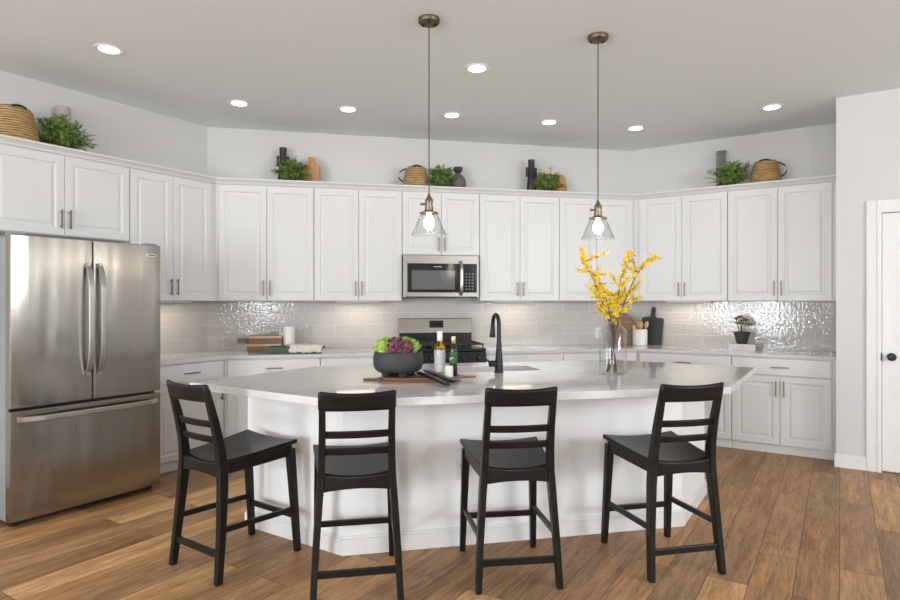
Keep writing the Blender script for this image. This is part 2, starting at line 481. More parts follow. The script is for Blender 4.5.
bm = B(); box(bm, DU0 - .006, DU0 + .0035, -.027, .003, .893, .957)
o = obj('strike_plate', bm, BLACKM, door, bev=.001); o['label'] = 'black strike plate'

# glossy wall tiles between worktop and wall cabinets
def tiles(name, run, u0, u1):
    bm = B(); box(bm, u0, u1, -.008, -.0005, .0, .478)
    o = obj(name, bm, TILE); return struct(place(o, at(run, 0, 0, .8935), rz(run)))
tiles('wall_tile_left', 'L', -1.08, -.0033)
tiles('wall_tile_back', 'B', .0033, LB - .0033)
tiles('wall_tile_right', 'R', .0033, STUB_U)

# crown moulding running along the tops of the wall cabinets
UD = .31                       # carcass depth of wall cabinets
prof = [(.002, 2.447), (UD + .002, 2.447), (UD + .010, 2.452), (UD + .016, 2.466), (UD + .034, 2.482), (UD + .046, 2.487), (UD + .046, 2.500), (.002, 2.500)]
rings = []
for run, uf in (('L', lambda o: -1.96), ('L', lambda o: -o * T), ('R', lambda o: o * T), ('R', lambda o: STUB_U - .001)):
    rings.append([Vector(at(run, uf(o), o, z)) for o, z in prof])
bm = B(); loft(bm, rings)
struct(obj('trim_2', bm, CAB))

# ------------------------------------------------------------------ cabinets
def door_panel(bm, x0, x1, z0, z1, y, t=.02, raised=True, stile=.055):
    """a door or drawer front: outer face at y (room side is -y), back at y+t"""
    loops = [(0, .0025), (.003, 0), (stile, 0), (stile + .006, .0075), (stile + .020, .0075), (stile + .034, .002)] if raised else [(0, .0025), (.003, 0)]
    rings = []
    for ins, dep in loops:
        rings.append([(x0 + ins, y + dep, z0 + ins), (x1 - ins, y + dep, z0 + ins), (x1 - ins, y + dep, z1 - ins), (x0 + ins, y + dep, z1 - ins)])
    rings.insert(0, [(x0, y + t, z0), (x1, y + t, z0), (x1, y + t, z1), (x0, y + t, z1)])
    loft(bm, rings)
def pull(parent, x, z, y, vertical=True, length=.14):
    bm = B(); h = length / 2
    if vertical:
        box(bm, x - .005, x + .005, y - .034, y - .024, z - h, z + h)
        for s in (-1, 1): box(bm, x - .004, x + .004, y - .025, y, z + s * (h - .018) - .004, z + s * (h - .018) + .004)
    else:
        box(bm, x - h, x + h, y - .034, y - .024, z - .005, z + .005)
        for s in (-1, 1): box(bm, x + s * (h - .018) - .004, x + s * (h - .018) + .004, y - .025, y, z - .004, z + .004)
    o = obj('handle', bm, NICKEL, parent, bev=.0015); o['label'] = 'brushed bronze bar handle'
    return o
G = .0018
def wall_cabinet(run, u0, u1, z0, z1, label, ndoors=2, poly=None, dl=0.0, dr=0.0, hz=None, group='white wall cabinets'):
    """u0..u1: the carcass; dl/dr: plain filler before and after the doors"""
    t = thing('wall_cabinet', label, 'cabinet', at(run, 0, 0, 0), rz(run), group)
    bm = B()
    prism(bm, poly or [(u0 + .0008, -.002), (u0 + .0008, -UD), (u1 - .0008, -UD), (u1 - .0008, -.002)], z0, z1)
    obj('carcass', bm, CAB, t)
    a, b = u0 + dl, u1 - dr
    w_ = (b - a) / ndoors
    for k in range(ndoors):
        x0, x1 = a + k * w_ + G, a + (k + 1) * w_ - G
        bm = B(); door_panel(bm, x0, x1, z0 + .004, z1 - .012, -UD - .021)
        d = obj('door', bm, CAB, t)
        hx = x1 - .028 if k % 2 == 0 else x0 + .028
        pull(d, hx, z0 + .05 + .07 if hz is None else hz, -UD - .021)
    return t
ZT = 2.446
c = UD * T
wall_cabinet('L', -1.90, -.934, 1.85, ZT, 'short white cabinet above the steel refrigerator')
wall_cabinet('L', -.930, -.137, 1.37, ZT, 'tall white wall cabinet just beside the refrigerator, facing the same way',
             poly=[(-.929, -.002), (-.929, -UD), (-c - .0008, -UD), (-.0016, -.002)], dr=.048)
wall_cabinet('B', .137, 1.010, 1.37, ZT, 'tall white wall cabinet above the stacked wooden boards and white pitcher',
             poly=[(.0016, -.002), (c + .0008, -UD), (1.009, -UD), (1.009, -.002)], dl=.018)
wall_cabinet('B', 1.012, 1.850, 1.37, ZT, 'tall white wall cabinet beside the microwave, on the refrigerator side')
wall_cabinet('B', 1.852, 2.630, 1.822, ZT, 'short white cabinet directly above the microwave', hz=1.93)
wall_cabinet('B', 2.632, 3.482, 1.37, ZT, 'tall white wall cabinet beside the microwave, on the yellow flower side')
wall_cabinet('B', 3.484, 4.323, 1.37, ZT, 'tall white wall cabinet behind the yellow flowers and glass pendant',
             poly=[(3.485, -.002), (3.485, -UD), (LB - c - .0008, -UD), (LB - .0016, -.002)], dr=.01)
wall_cabinet('R', .137, 1.047, 1.37, ZT, 'tall white wall cabinet above the white crock and black paddle board',
             poly=[(.0016, -.002), (c + .0008, -UD), (1.046, -UD), (1.046, -.002)], dl=.06)
wall_cabinet('R', 1.049, 1.9435, 1.37, ZT, 'tall white wall cabinet above the small plant in a black pot', dr=.031)

BD = .61                      # carcass depth of base cabinets
BT = .862
def base_cabinet(run, u0, u1, label, doors=2, poly=None, dl=0.0, dr=0.0, drawers=1, kick=None):
    t = thing('base_cabinet', label, 'cabinet', at(run, 0, 0, 0), rz(run), 'white base cabinets')
    bm = B(); prism(bm, poly or [(u0 + .0008, -.012), (u0 + .0008, -BD), (u1 - .0008, -BD), (u1 - .0008, -.012)], .072, BT)
    obj('carcass', bm, CAB, t)
    k0, k1 = kick or (u0 + .0008, u1 - .0008)
    ky = BD - .004
    bm = B(); prism(bm, [(u0 + .0008 if dl < .02 or run == 'L' else .12, -.25), (k0, -ky), (k1, -ky), (u1 - .0008 if dr < .02 or u1 > 4.3 or run == 'R' else (-.12 if run == 'L' else LB - .12), -.25)], 0.0, .0715); obj('toe_kick', bm, CAB, t)
    a, b = u0 + dl, u1 - dr
    y = -BD - .021
    wd = (b - a) / drawers
    for k in range(drawers):
        bm = B(); door_panel(bm, a + k * wd + G, a + (k + 1) * wd - G, .704, BT - .010, y, raised=False)
        d = obj('drawer', bm, CAB, t)
        pull(d, a + (k + .5) * wd, .776, y, False)
    wd = (b - a) / doors
    for k in range(doors):
        x0, x1 = a + k * wd + G, a + (k + 1) * wd - G
        bm = B(); door_panel(bm, x0, x1, .080, .694, y)
        d = obj('door', bm, CAB, t)
        pull(d, (x1 - .030) if (k % 2 == 0) else x0 + .030, .585, y)
    return t
cb_ = BD * T
base_cabinet('L', -.912, -.258, 'white base cabinet tucked between the refrigerator and the corner', doors=1,
             poly=[(-.911, -.012), (-.911, -BD), (-cb_ - .001, -BD), (-.006, -.012)], dr=.02, kick=(-.911, -.2525))
base_cabinet('B', .254, 1.070, 'white base cabinet under the stacked wooden boards and pitcher',
             poly=[(.006, -.012), (cb_ + .001, -BD), (1.069, -BD), (1.069, -.012)], dl=.025, kick=(.2525, 1.069))
base_cabinet('B', 1.072, 1.844, 'white base cabinet beside the range, on the refrigerator side', drawers=1)
base_cabinet('B', 2.616, 3.400, 'white base cabinet beside the range, on the yellow flower side')
base_cabinet('B', 3.402, 4.206, 'white base cabinet in the far corner behind the glass vase',
             poly=[(3.403, -.012), (3.403, -BD), (LB - cb_ - .001, -BD), (LB - .006, -.012)], dr=.025, kick=(3.403, LB - .2525))
base_cabinet('R', .254, 1.126, 'white base cabinet under the white crock and black paddle board',
             poly=[(.006, -.012), (cb_ + .001, -BD), (1.125, -BD), (1.125, -.012)], dl=.025, kick=(.2525, 1.125))
base_cabinet('R', 1.128, 1.9435, 'white base cabinet under the small plant, beside the pantry wall', dr=.029)

# worktops along the walls
WO = .645; wc = WO * T
def local_pts(pts):
    return [at(r, u, o)[:2] for r, u, o in pts]
bm = B(); prism(bm, local_pts([('L', -.912, .010), ('L', -.912, WO), ('L', -wc, WO), ('B', 1.846, WO), ('B', 1.846, .010), ('B', .010 * T, .010)]), .8635, .893)
tag(obj('worktop', bm, QUARTZ, bev=.003), 'white quartz worktop running from the refrigerator around the corner to the range', 'worktop')
bm = B(); prism(bm, local_pts([('B', 2.614, .010), ('B', 2.614, WO), ('B', LB - wc, WO), ('R', STUB_U - .003, WO), ('R', STUB_U - .003, .010), ('B', LB - .010 * T, .010)]), .8635, .893)
tag(obj('worktop', bm, QUARTZ, bev=.003), 'white quartz worktop running from the range to the pantry wall', 'worktop')

# under-cabinet lights
def ring_prism_(outer, inner, z0, z1, bm):
    n = len(outer)
    V = [[bm.verts.new((*p, z)) for p in ps] for ps, z in ((outer, z0), (outer, z1), (inner, z1), (inner, z0))]
    for j in range(4):
        for i in range(n): bm.faces.new((V[j][i], V[j][(i + 1) % n], V[(j + 1) % 4][(i + 1) % n], V[(j + 1) % 4][i]))
for k, (run, u, lb) in enumerate((('L', -.52, 'small light under the wall cabinet beside the refrigerator'),
                                  ('B', 1.44, 'small light under the wall cabinet between the boards and the range'),
                                  ('B', 3.03, 'small light under the wall cabinet behind the faucet'),
                                  ('R', .66, 'small light under the wall cabinet above the black paddle board'))):
    t = thing('cabinet_light', lb, 'light', at(run, u, .17, 1.356), rz(run), 'lights under the wall cabinets')
    bm = B(); ring_prism_([(-.22, -.034), (.22, -.034), (.22, .034), (-.22, .034)], [(-.216, -.031), (.216, -.031), (.216, .031), (-.216, .031)], 0, .0135, bm); obj('housing', bm, WHITEPL, t)
    bm = B(); box(bm, -.2155, .2155, -.0305, .0305, .007, .0135); obj('lens', bm, STRIP, t)
    p = at(run, u, .17, 1.3618)
    gl_o = area('cabinet_light_glow', p, .42, .055, 1.2, WARM, (0, 0, -1))
    gl_o.rotation_euler = (0, 0, rz(run))

# ------------------------------------------------------------------ recessed ceiling lights
def ceiling_light(x, y, label):
    t = thing('ceiling_light', label, 'ceiling light', (x, y, CEIL), 0, 'recessed ceiling lights')
    bm = B(); lathe(bm, [(.062, -.0005), (.092, -.0005), (.092, -.004), (.084, -.009), (.062, -.005)], 40, cap=False)
    vs = list(bm.verts)
    o = obj('trim_ring', bm, TRIM, t, smooth='auto')
    bm = B(); lathe(bm, [(.0635, -.0005), (.0635, -.006), (.0, -.0065)], 32); obj('lens', bm, LENS, t)
    area('ceiling_light_glow', (x, y, CEIL - .012), .15, .15, CAN_W, (1, .93, .83), (0, 0, -1), 'DISK')
    return t
for x, y, lb in ((-2.273, 4.0, 'round recessed ceiling light in front of the refrigerator'),
                 (-1.790, 5.09, 'round recessed ceiling light by the corner cabinet beside the refrigerator'),
                 (-.892, 5.25, 'round recessed ceiling light above the second tall cabinet, between corner and first pendant'),
                 (.195, 4.326, 'round recessed ceiling light between the two pendants, over the island'),
                 (.018, 5.419, 'round recessed ceiling light in front of the microwave'),
                 (.929, 5.631, 'round recessed ceiling light above the black lugged vase and white flowering plant'),
                 (1.806, 5.827, 'round recessed ceiling light above the far corner behind the second pendant'),
                 (2.788, 5.196, 'round recessed ceiling light above the smoked glass vase and basket by the pantry wall')):
    ceiling_light(x, y, lb)

# ------------------------------------------------------------------ pendants
def pendant(loc, label):
    t = thing('pendant_light', label, 'pendant light', (*loc, CEIL), 0, 'glass pendants over the island')
    x, y = 0, 0
    bm = B(); lathe(bm, [(.064, 0), (.064, -.020), (.060, -.026), (.010, -.027), (.010, -.034), (.0, -.034)], 32); obj('ceiling_canopy', bm, mat('dark_bronze', (.17, .135, .095), .45, 1.0), t, smooth='auto')
    for k in range(3):
        a = radians(-90 + 120 * k)
        bm = B(); lathe(bm, [(.006, -.027), (.006, -.036), (.0, -.037)], 10, (.042 * cos(a), .042 * sin(a))); obj('canopy_screw', bm, BLACKM, t)
    bm = B(); tube(bm, [(0, 0, -.03), (0, 0, -1.05)], .0036, 8); obj('cord', bm, mat('brown_cord', (.10, .075, .055), .8), t)
    s = -1.05
    bm = B(); lathe(bm, [(.006, s + .01), (.010, s - .005), (.020, s - .022), (.0245, s - .030), (.0245, s - .042), (.022, s - .044), (.022, s - .066), (.0255, s - .068), (.0255, s - .086), (.026, s - .092), (.056, s - .104), (.057, s - .108), (.025, s - .104), (.0, s - .104)], 28)
    so = obj('socket', bm, mat('aged_brass', (.26, .225, .17), .35, 1.0), t, smooth='auto')
    bm = B(); tube(bm, [(-.02, -.01, s - .055), (-.046, -.012, s - .055)], .006, 10); tube(bm, [(-.046, -.012, s - .055), (-.05, -.012, s - .055)], .009, 10); obj('switch_key', bm, NICKEL, so)
    bm = B()
    g = s - .106
    lathe(bm, [(.040, g), (.050, g - .006), (.062, g - .030), (.080, g - .075), (.098, g - .118), (.106, g - .128), (.107, g - .131), (.1045, g - .131), (.096, g - .119), (.078, g - .075), (.060, g - .030), (.048, g - .008), (.040, g - .0025)], 40, cap=False)
    bmesh.ops.bridge_loops(bm, edges=[e for e in bm.edges if e.is_boundary])
    o = obj('glass_shade', bm, CLEAR, t, smooth=True); o['label'] = 'clear glass bell shade'
    bm = B(); lathe(bm, [(.0, g - .094), (.012, g - .091), (.028, g - .080), (.033, g - .062), (.029, g - .042), (.016, g - .022), (.013, g - .004), (.0, g - .002)], 20); obj('bulb', bm, BULB, t, smooth=True)
    d = bpy.data.lights.new('pendant_glow', 'POINT'); d.energy = 2.2; d.color = WARM; d.shadow_soft_size = .03
    o = bpy.data.objects.new('pendant_glow', d); o.location = (*loc, CEIL + g - .145); COL.objects.link(o)
    return t
pendant((-.125, 3.574), 'clear glass pendant lamp above the bowl of lettuce, in front of the microwave cabinet')
pendant((.938, 3.804), 'clear glass pendant lamp above the vase of yellow flowers')

# ------------------------------------------------------------------ refrigerator
FU0, FU1, FO = -2.012, -1.070, .985
FWID = FU1 - FU0
f = thing('refrigerator', 'large stainless steel french door refrigerator with bottom freezer drawer', 'refrigerator', at('L', FU0, FO), rz('L'))
bm = B(); box(bm, .005, FWID - .005, .075, .90, .035, 1.755); obj('cabinet_body', bm, GREYSIDE, f, bev=.004)
def fdoor(name, x0, x1, z0, z1):
    bm = B()
    n = 10
    prof_ = []
    for i in range(n + 1):
        tt = i / n
        prof_.append((x0 + (x1 - x0) * tt, -.006 * (1 - (2 * tt - 1) ** 4)))
    prism(bm, [(x0, .07)] + prof_ + [(x1, .07)], z0, z1)
    return obj(name, bm, STEEL, f, bev=.005)
mid = FWID / 2
ZS = .715
d1 = fdoor('door', 0, mid - .003, ZS + .008, 1.77)
d2 = fdoor('door', mid + .003, FWID, ZS + .008, 1.77)
d3 = fdoor('freezer_drawer', 0, FWID, .045, ZS - .008)
def fhandle(par, x, sgn):
    bm = B(); n = 14; rings = []
    for i in range(n + 1):
        tt = i / n; z = .885 + .735 * tt
        bow = .052 * (1 - (2 * tt - 1) ** 4) + .012
        hw, hd = .017, .009
        rings.append([(x - hw, -bow - hd, z), (x + hw, -bow - hd, z), (x + hw, -bow + hd, z), (x - hw, -bow + hd, z)])
    loft(bm, rings)
    o = obj('handle', bm, STEELH, par, bev=.005); o['label'] = 'bowed steel bar handle'
    for z in (.90, 1.605):
        bm = B(); box(bm, x - .011, x + .011, -.03, -.003, z - .016, z + .016); obj('handle_post', bm, STEELH, par, bev=.003)
fhandle(d1, mid - .038, -1); fhandle(d2, mid + .038, 1)
bm = B(); n = 14; rings = []
for i in range(n + 1):
    tt = i / n; x = .035 + (FWID - .07) * tt
    bow = .05 * (1 - (2 * tt - 1) ** 6) + .012
    rings.append([(x, -bow - .010, .655 - .017), (x, -bow + .010, .655 - .017), (x, -bow + .010, .655 + .017), (x, -bow - .010, .655 + .017)])
loft(bm, rings); o = obj('handle', bm, STEELH, d3, bev=.006); o['label'] = 'long horizontal steel handle'
for x in (.05, FWID - .05):
    bm = B(); box(bm, x - .014, x + .014, -.03, -.003, .643, .667); obj('handle_post', bm, STEELH, d3, bev=.003)
bm = B(); box(bm, FWID - .105, FWID - .040, -.0085, -.002, 1.686, 1.706); bd = obj('badge', bm, CHROME, d2, bev=.001)
bm = B(); box(bm, FWID - .098, FWID - .047, -.0095, -.0080, 1.693, 1.699); obj('badge_lettering', bm, BLACKM, bd)
bm = B(); box(bm, .02, FWID - .02, .05, .10, ZS - .02, ZS + .02); obj('seal', bm, BLACKP, f)
bm = B(); box(bm, .03, FWID - .03, .06, .86, .012, .05); obj('base_grille', bm, BLACKP, f)
for x in (.05, FWID - .05):
    for y in (.09, .80):
        bm = B(); lathe(bm, [(.022, 0), (.022, .02), (.014, .03), (.0, .03)], 14, (x, y)); obj('foot', bm, BLACKP, f)
bm = B(); box(bm, .01, .09, .03, .10, 1.7705, 1.785); obj('hinge_cover', bm, GREYSIDE, f, bev=.003)
bm = B(); box(bm, FWID - .09, FWID - .01, .03, .10, 1.7705, 1.785); obj('hinge_cover', bm, GREYSIDE, f, bev=.003)

# ------------------------------------------------------------------ range and microwave
RU0, RU1 = 1.850, 2.610; RW = RU1 - RU0
r = thing('range', 'stainless steel gas range with black cooktop and grates', 'range', at('B', RU0, 0), rz('B'))
bm = B(); box(bm, .003, RW - .003, -.60, -.015, .09, .895); obj('oven_body', bm, BLACKP, r)
bm = B(); box(bm, .0, RW, -.655, -.10, .895, .922); ct = obj('cooktop', bm, BLACKP, r, bev=.006)
bm = B(); prism_xz(bm, [(.0, .0), (RW, .0), (RW, .12), (.0, .12)], 0, .05)
bmesh.ops.transform(bm, matrix=Matrix.Translation((0, -.665, .772)), verts=bm.verts); cp = obj('control_panel', bm, BLACKP, r, bev=.006)
for k in range(5):
    x = RW * (.1 + .2 * k)
    bm = B(); lathe(bm, [(.024, 0), (.024, .008), (.019, .012), (.017, .034), (.0, .035)], 20)
    bmesh.ops.transform(bm, matrix=Matrix.Translation((x, -.665, .832)) @ rot, verts=bm.verts)
    kn = obj('knob', bm, BLACKM, r, smooth='auto')
    bm = B(); box(bm, x - .002, x + .002, -.7015, -.6995, .835, .850); obj('knob_pointer', bm, CHROME, kn)
bm = B(); box(bm, .005, RW - .005, -.655, -.60, .24, .765); od = obj('oven_door', bm, STEELB, r, bev=.006)
bm = B(); box(bm, .12, RW - .12, -.658, -.654, .36, .62); obj('oven_window', bm, BLACKG, od)
bm = B(); tube(bm, [(.06, -.70, .715), (RW - .06, -.70, .715)], .012, 14)
for x in (.08, RW - .08): tube(bm, [(x, -.70, .715), (x, -.654, .715)], .009, 10)
obj('oven_handle', bm, STEELH, od, smooth='auto')
bm = B(); box(bm, .005, RW - .005, -.64, -.60, .07, .232); obj('bottom_drawer', bm, STEELB, r, bev=.005)
for x in (.04, RW - .04):
    for y in (-.56, -.06):
        bm = B(); lathe(bm, [(.018, 0), (.018, .09), (.0, .09)], 12, (x, y)); obj('foot', bm, BLACKP, r)
# back guard: black lower riser, leaning steel face with a display
bm = B(); box(bm, .004, RW - .004, -.10, -.010, .895, 1.0395); obj('riser', bm, BLACKP, r, bev=.004)
bm = B()
a = [(0, -.115, 1.040), (RW, -.115, 1.040), (RW, -.010, 1.040), (0, -.010, 1.040)]
b2 = [(0, -.080, 1.192), (RW, -.080, 1.192), (RW, -.010, 1.192), (0, -.010, 1.192)]
loft(bm, [a, b2]); bg = obj('backguard', bm, STEELB, r, bev=.006)
def on_guard(x0, x1, t0, t1, th):
    bm = B(); p = lambda x, t, o: (x, -.115 + .035 * t - o, 1.040 + .152 * t - .3 * o)
    loft(bm, [[p(x0, t0, -.002), p(x1, t0, -.002), p(x1, t1, -.002), p(x0, t1, -.002)], [p(x0, t0, th), p(x1, t0, th), p(x1, t1, th), p(x0, t1, th)]])
    return bm
cx = RW * .51
dsp = obj('display', on_guard(cx - .075, cx + .070, .38, .84, .003), BLACKG, bg)
for k in range(4):
    for j in range(2):
        x = cx - .054 + k * .035
        o = obj('display_key', on_guard(x - .005, x + .005, .46 + .22 * j, .52 + .22 * j, .004), IRON, dsp)
# burners and grates
for k, (x, y) in enumerate(((.17, -.50), (.17, -.23), (.38, -.37), (.59, -.50), (.59, -.23))):
    bm = B(); lathe(bm, [(.05, .922), (.05, .930), (.036, .934), (.036, .942), (.0, .943)], 20, (x, y)); obj('burner', bm, IRON, r, smooth='auto')
for k in range(3):
    x0 = .015 + k * (RW - .03) / 3 + .003; x1 = .015 + (k + 1) * (RW - .03) / 3 - .003
    bm = B(); zt = .966
    for x in (x0 + .007, x1 - .007): bar(bm, (x, -.635, zt - .006), (x, -.125, zt - .006), .012, .014)
    for y in (-.63, -.50, -.365, -.23, -.13): bar(bm, (x0, y, zt - .006), (x1, y, zt - .006), .012, .014, xdir=(0, 1, 0))
    bar(bm, ((x0 + x1) / 2, -.635, zt - .006), ((x0 + x1) / 2, -.125, zt - .006), .010, .014)
    for x in (x0 + .007, x1 - .007):
        for y in (-.63, -.13): bar(bm, (x, y, .922), (x, y, zt - .008), .012, .012)
    obj('grate', bm, IRON, r, bev=.003)

MU0, MU1 = 1.856, 2.606; MW = MU1 - MU0
MZ0, MZ1 = 1.398, 1.818; MD = .40
m_ = thing('microwave', 'stainless steel over-the-range microwave with black glass door', 'microwave', at('B', MU0, 0, 0), rz('B'))
bm = B(); box(bm, 0, MW, -MD + .03, -.012, MZ0 + .006, MZ1); obj('casing', bm, GREYSIDE, m_, bev=.003)
bm = B(); box(bm, 0, MW, -MD, -MD + .03, MZ0 + .006, MZ1 - .001); fr = obj('front_panel', bm, STEELB, m_, bev=.004)
bm = B(); box(bm, .035, .555, -MD - .004, -MD + .001, MZ0 + .055, MZ1 - .082); dg = obj('door_glass', bm, BLACKG, m_, bev=.002)
bm = B(); box(bm, .078, .505, -MD - .0052, -MD - .0038, MZ0 + .085, MZ1 - .150)
wn = obj('window_mesh', bm, mat('microwave_window', (.12, .13, .13), .12), dg); wn['label'] = 'grey see-through window'
bm = B(); box(bm, .295, .375, -MD - .0052, -MD - .0038, MZ1 - .118, MZ1 - .108); obj('lettering', bm, GREYSIDE, dg)
bm = B(); box(bm, .585, MW - .020, -MD - .004, -MD + .001, MZ0 + .055, MZ1 - .082); cp2 = obj('control_panel', bm, BLACKG, m_, bev=.002)
for i in range(6):
    for j in range(3):
        x = .613 + j * .032; z = MZ0 + .085 + i * .030
        bm = B(); box(bm, x, x + .016, -MD - .0050, -MD - .0038, z, z + .007); obj('keypad_key', bm, GREYSIDE, cp2)
bm = B(); rings = []
for i in range(13):
    tt = i / 12; z = MZ0 + .025 + (MZ1 - MZ0 - .08) * tt; bow = .040 * (1 - (2 * tt - 1) ** 4) + .006
    rings.append([(.553, -MD - bow - .008, z), (.580, -MD - bow - .008, z), (.580, -MD - bow + .008, z), (.553, -MD - bow + .008, z)])
loft(bm, rings); obj('handle', bm, STEELH, m_, bev=.004)
bm = B(); box(bm, .04, MW - .04, -MD + .06, -.06, MZ0, MZ0 + .0065); obj('vent_filter', bm, GREYSIDE, m_)
bm = B(); box(bm, .02, MW - .02, -MD - .001, -MD + .012, MZ0 + .004, MZ0 + .016); obj('lower_lip', bm, BLACKM, m_)

# ------------------------------------------------------------------ island (hexagon: front and back run parallel to the back wall)
def line_x(p, a, q, b):
    d1_, d2_ = ev(a), ev(b); pq = Vector(q) - Vector(p)
    den = d1_.x * d2_.y - d1_.y * d2_.x
    t_ = (pq.x * d2_.y - pq.y * d2_.x) / den
    return Vector(p) + d1_ * t_
def hexa(front, fl, rl, back, rr, fr_):
    # each edge: (angle of the edge, normal pointing outward, offset along that normal)
    E_ = [(12, Vector((sin(radians(12)), -cos(radians(12)))), front), (147, Vector((-sin(radians(33)), -cos(radians(33)))), fl), (57, Vector((-sin(radians(57)), cos(radians(57)))), rl),
          (12, Vector((-sin(radians(12)), cos(radians(12)))), back), (147, Vector((sin(radians(33)), cos(radians(33)))), rr), (57, Vector((sin(radians(57)), -cos(radians(57)))), fr_)]
    pts = []
    for i in range(6):
        a_, n1_, o1 = E_[i - 1]; b__, n2_, o2 = E_[i]
        pts.append(line_x(n1_ * o1, a_, n2_ * o2, b__))
    return pts   # pts[i] = corner between edge i-1 and edge i
SLAB = (-2.807, -2.025, 3.054, 4.294, 4.588, -.485)
BASE = (-3.285, -2.400, 3.030, 4.265, 4.560, -.805)
IC = Vector((.35, 3.75)); IA = radians(12)
inv12 = Matrix.Rotation(-IA, 2)
def isl(p): q = inv12 @ (Vector((p[0], p[1])) - IC); return (q.x, q.y)
slab = [isl(p) for p in hexa(*SLAB)]
base_o = [isl(p) for p in hexa(*BASE)]
base_i = [isl(p) for p in hexa(*(o - .06 for o in BASE))]
trim_o = [isl(p) for p in hexa(*(o + .014 for o in BASE))]
trim_b = [isl(p) for p in hexa(*(o + .007 for o in BASE))]
def ring_prism(bm, outer, inner, z0, z1):
    n = len(outer)
    V = [[bm.verts.new((*p, z)) for p in ps] for ps, z in ((outer, z0), (outer, z1), (inner, z1), (inner, z0))]
    for j in range(4):
        a_, b__ = V[j], V[(j + 1) % 4]
        for i in range(n): bm.faces.new((a_[i], a_[(i + 1) % n], b__[(i + 1) % n], b__[i]))
ib = thing('island_cabinet', 'white painted six-sided kitchen island base', 'island', (IC.x, IC.y, 0), IA)
bm = B(); ring_prism(bm, base_o, base_i, 0.0, .8755); obj('body', bm, ISLP, ib)
bm = B(); ring_prism(bm, trim_o, [isl(p) for p in hexa(*(o + .0003 for o in BASE))], 0.0, .085); ring_prism(bm, trim_b, [isl(p) for p in hexa(*(o + .0003 for o in BASE))], .085, .104)
obj('baseboard', bm, TRIM, ib, bev=.002)
# slab with the sink cut-out
SX0, SX1, SY0, SY1 = -.405, .335, -.016, .400
ccx, ccy = isl((.3, 4.05))
SX0, SX1 = isl((-.07, 4.0))[0], isl((.590, 4.0))[0]
SY0 = isl((.311, 3.885))[1]; SY1 = SY0 + .31
def rrect(x0, x1, y0, y1, r_, n=5):
    out = []
    for cx_, cy_, a0 in ((x1 - r_, y0 + r_, -90), (x1 - r_, y1 - r_, 0), (x0 + r_, y1 - r_, 90), (x0 + r_, y0 + r_, 180)):
        out += arc((cx_, cy_), r_, a0, a0 + 90, n)
    return out
hole = rrect(SX0, SX1, SY0, SY1, .03)
bm = B()
ZT_, ZB_ = .915, .876
top_o = [bm.verts.new((*p, ZT_)) for p in slab]; top_h = [bm.verts.new((*p, ZT_)) for p in hole]
edges = [bm.edges.new((L[i], L[(i + 1) % len(L)])) for L in (top_o, top_h) for i in range(len(L))]
bmesh.ops.triangle_fill(bm, use_beauty=True, use_dissolve=False, edges=edges)
geom = list(bm.faces)
ex = bmesh.ops.extrude_face_region(bm, geom=geom, use_keep_orig=True)
bmesh.ops.translate(bm, vec=(0, 0, ZB_ - ZT_), verts=[g for g in ex['geom'] if isinstance(g, bmesh.types.BMVert)])
iw = tag(place(obj('island_worktop', bm, QUARTZ, bev=.003), (IC.x, IC.y, 0), IA), 'six-sided white quartz worktop with grey veins on the island', 'worktop')
# sink
bm = B()
lo = rrect(SX0 - .012, SX1 + .012, SY0 - .012, SY1 + .012, .035)
rings = [[(*p, .8755) for p in lo], [(*p, .8755) for p in rrect(SX0 + .003, SX1 - .003, SY0 + .003, SY1 - .003, .03)],
         [(*p, .69) for p in rrect(SX0 + .008, SX1 - .008, SY0 + .008, SY1 - .008, .03)], [(*p, .672) for p in rrect(SX0 + .03, SX1 - .03, SY0 + .03, SY1 - .03, .03)]]
loft(bm, rings, cap=False); bm.faces.new([bm.verts[i] for i in range(0)]) if False else None
bm.verts.ensure_lookup_table(); nb = len(lo)
bm.faces.new([bm.verts[i] for i in range(3 * nb, 4 * nb)])
# outer skin
rings = [[(*p, .8755) for p in lo], [(*p, .665) for p in rrect(SX0 - .004, SX1 + .004, SY0 - .004, SY1 + .004, .03)]]
R2 = [[bm.verts.new(p) for p in q] for q in rings]
for i in range(nb): bm.faces.new((R2[0][i], R2[0][(i + 1) % nb], R2[1][(i + 1) % nb], R2[1][i]))
bm.faces.new(R2[1])
sk = thing('sink', 'stainless steel undermount sink set in the island worktop', 'sink', (IC.x, IC.y, 0), IA)
bmesh.ops.remove_doubles(bm, verts=bm.verts, dist=1e-5)
obj('basin', bm, STEELB, sk, smooth='auto')
bm = B(); lathe(bm, [(.045, .673), (.045, .676), (.030, .675), (.0, .6745)], 24, ((SX0 + SX1) / 2, (SY0 + SY1) / 2)); obj('drain', bm, CHROME, sk)
# faucet
fa = thing('faucet', 'tall matte black gooseneck faucet on the island', 'faucet', (.311, 3.813, .915), IA)
bm = B(); lathe(bm, [(.030, 0), (.030, .006), (.026, .010), (.0255, .045), (.024, .075), (.019, .14), (.015, .20), (.0135, .24), (.0135, .245), (.0, .245)], 28); obj('body', bm, BLACKM, fa, smooth='auto')
bm = B(); pts = [(0, 0, .22), (0, 0, .297)] + [(0, .070 - .070 * cos(radians(k * 12)), .297 + .070 * sin(radians(k * 12))) for k in range(1, 16)]
tube(bm, pts, .0130, 16); obj('spout', bm, BLACKM, fa, smooth='auto')
e0 = Vector(pts[-1]); ed = (Vector(pts[-1]) - Vector(pts[-2])).normalized()
bm = B(); tube(bm, [e0 - ed * .005, e0 + ed * .02, e0 + ed * .05, e0 + ed * .075, e0 + ed * .080], [.014, .0155, .017, .021, .019], 16); obj('spray_head', bm, BLACKM, fa, smooth='auto')
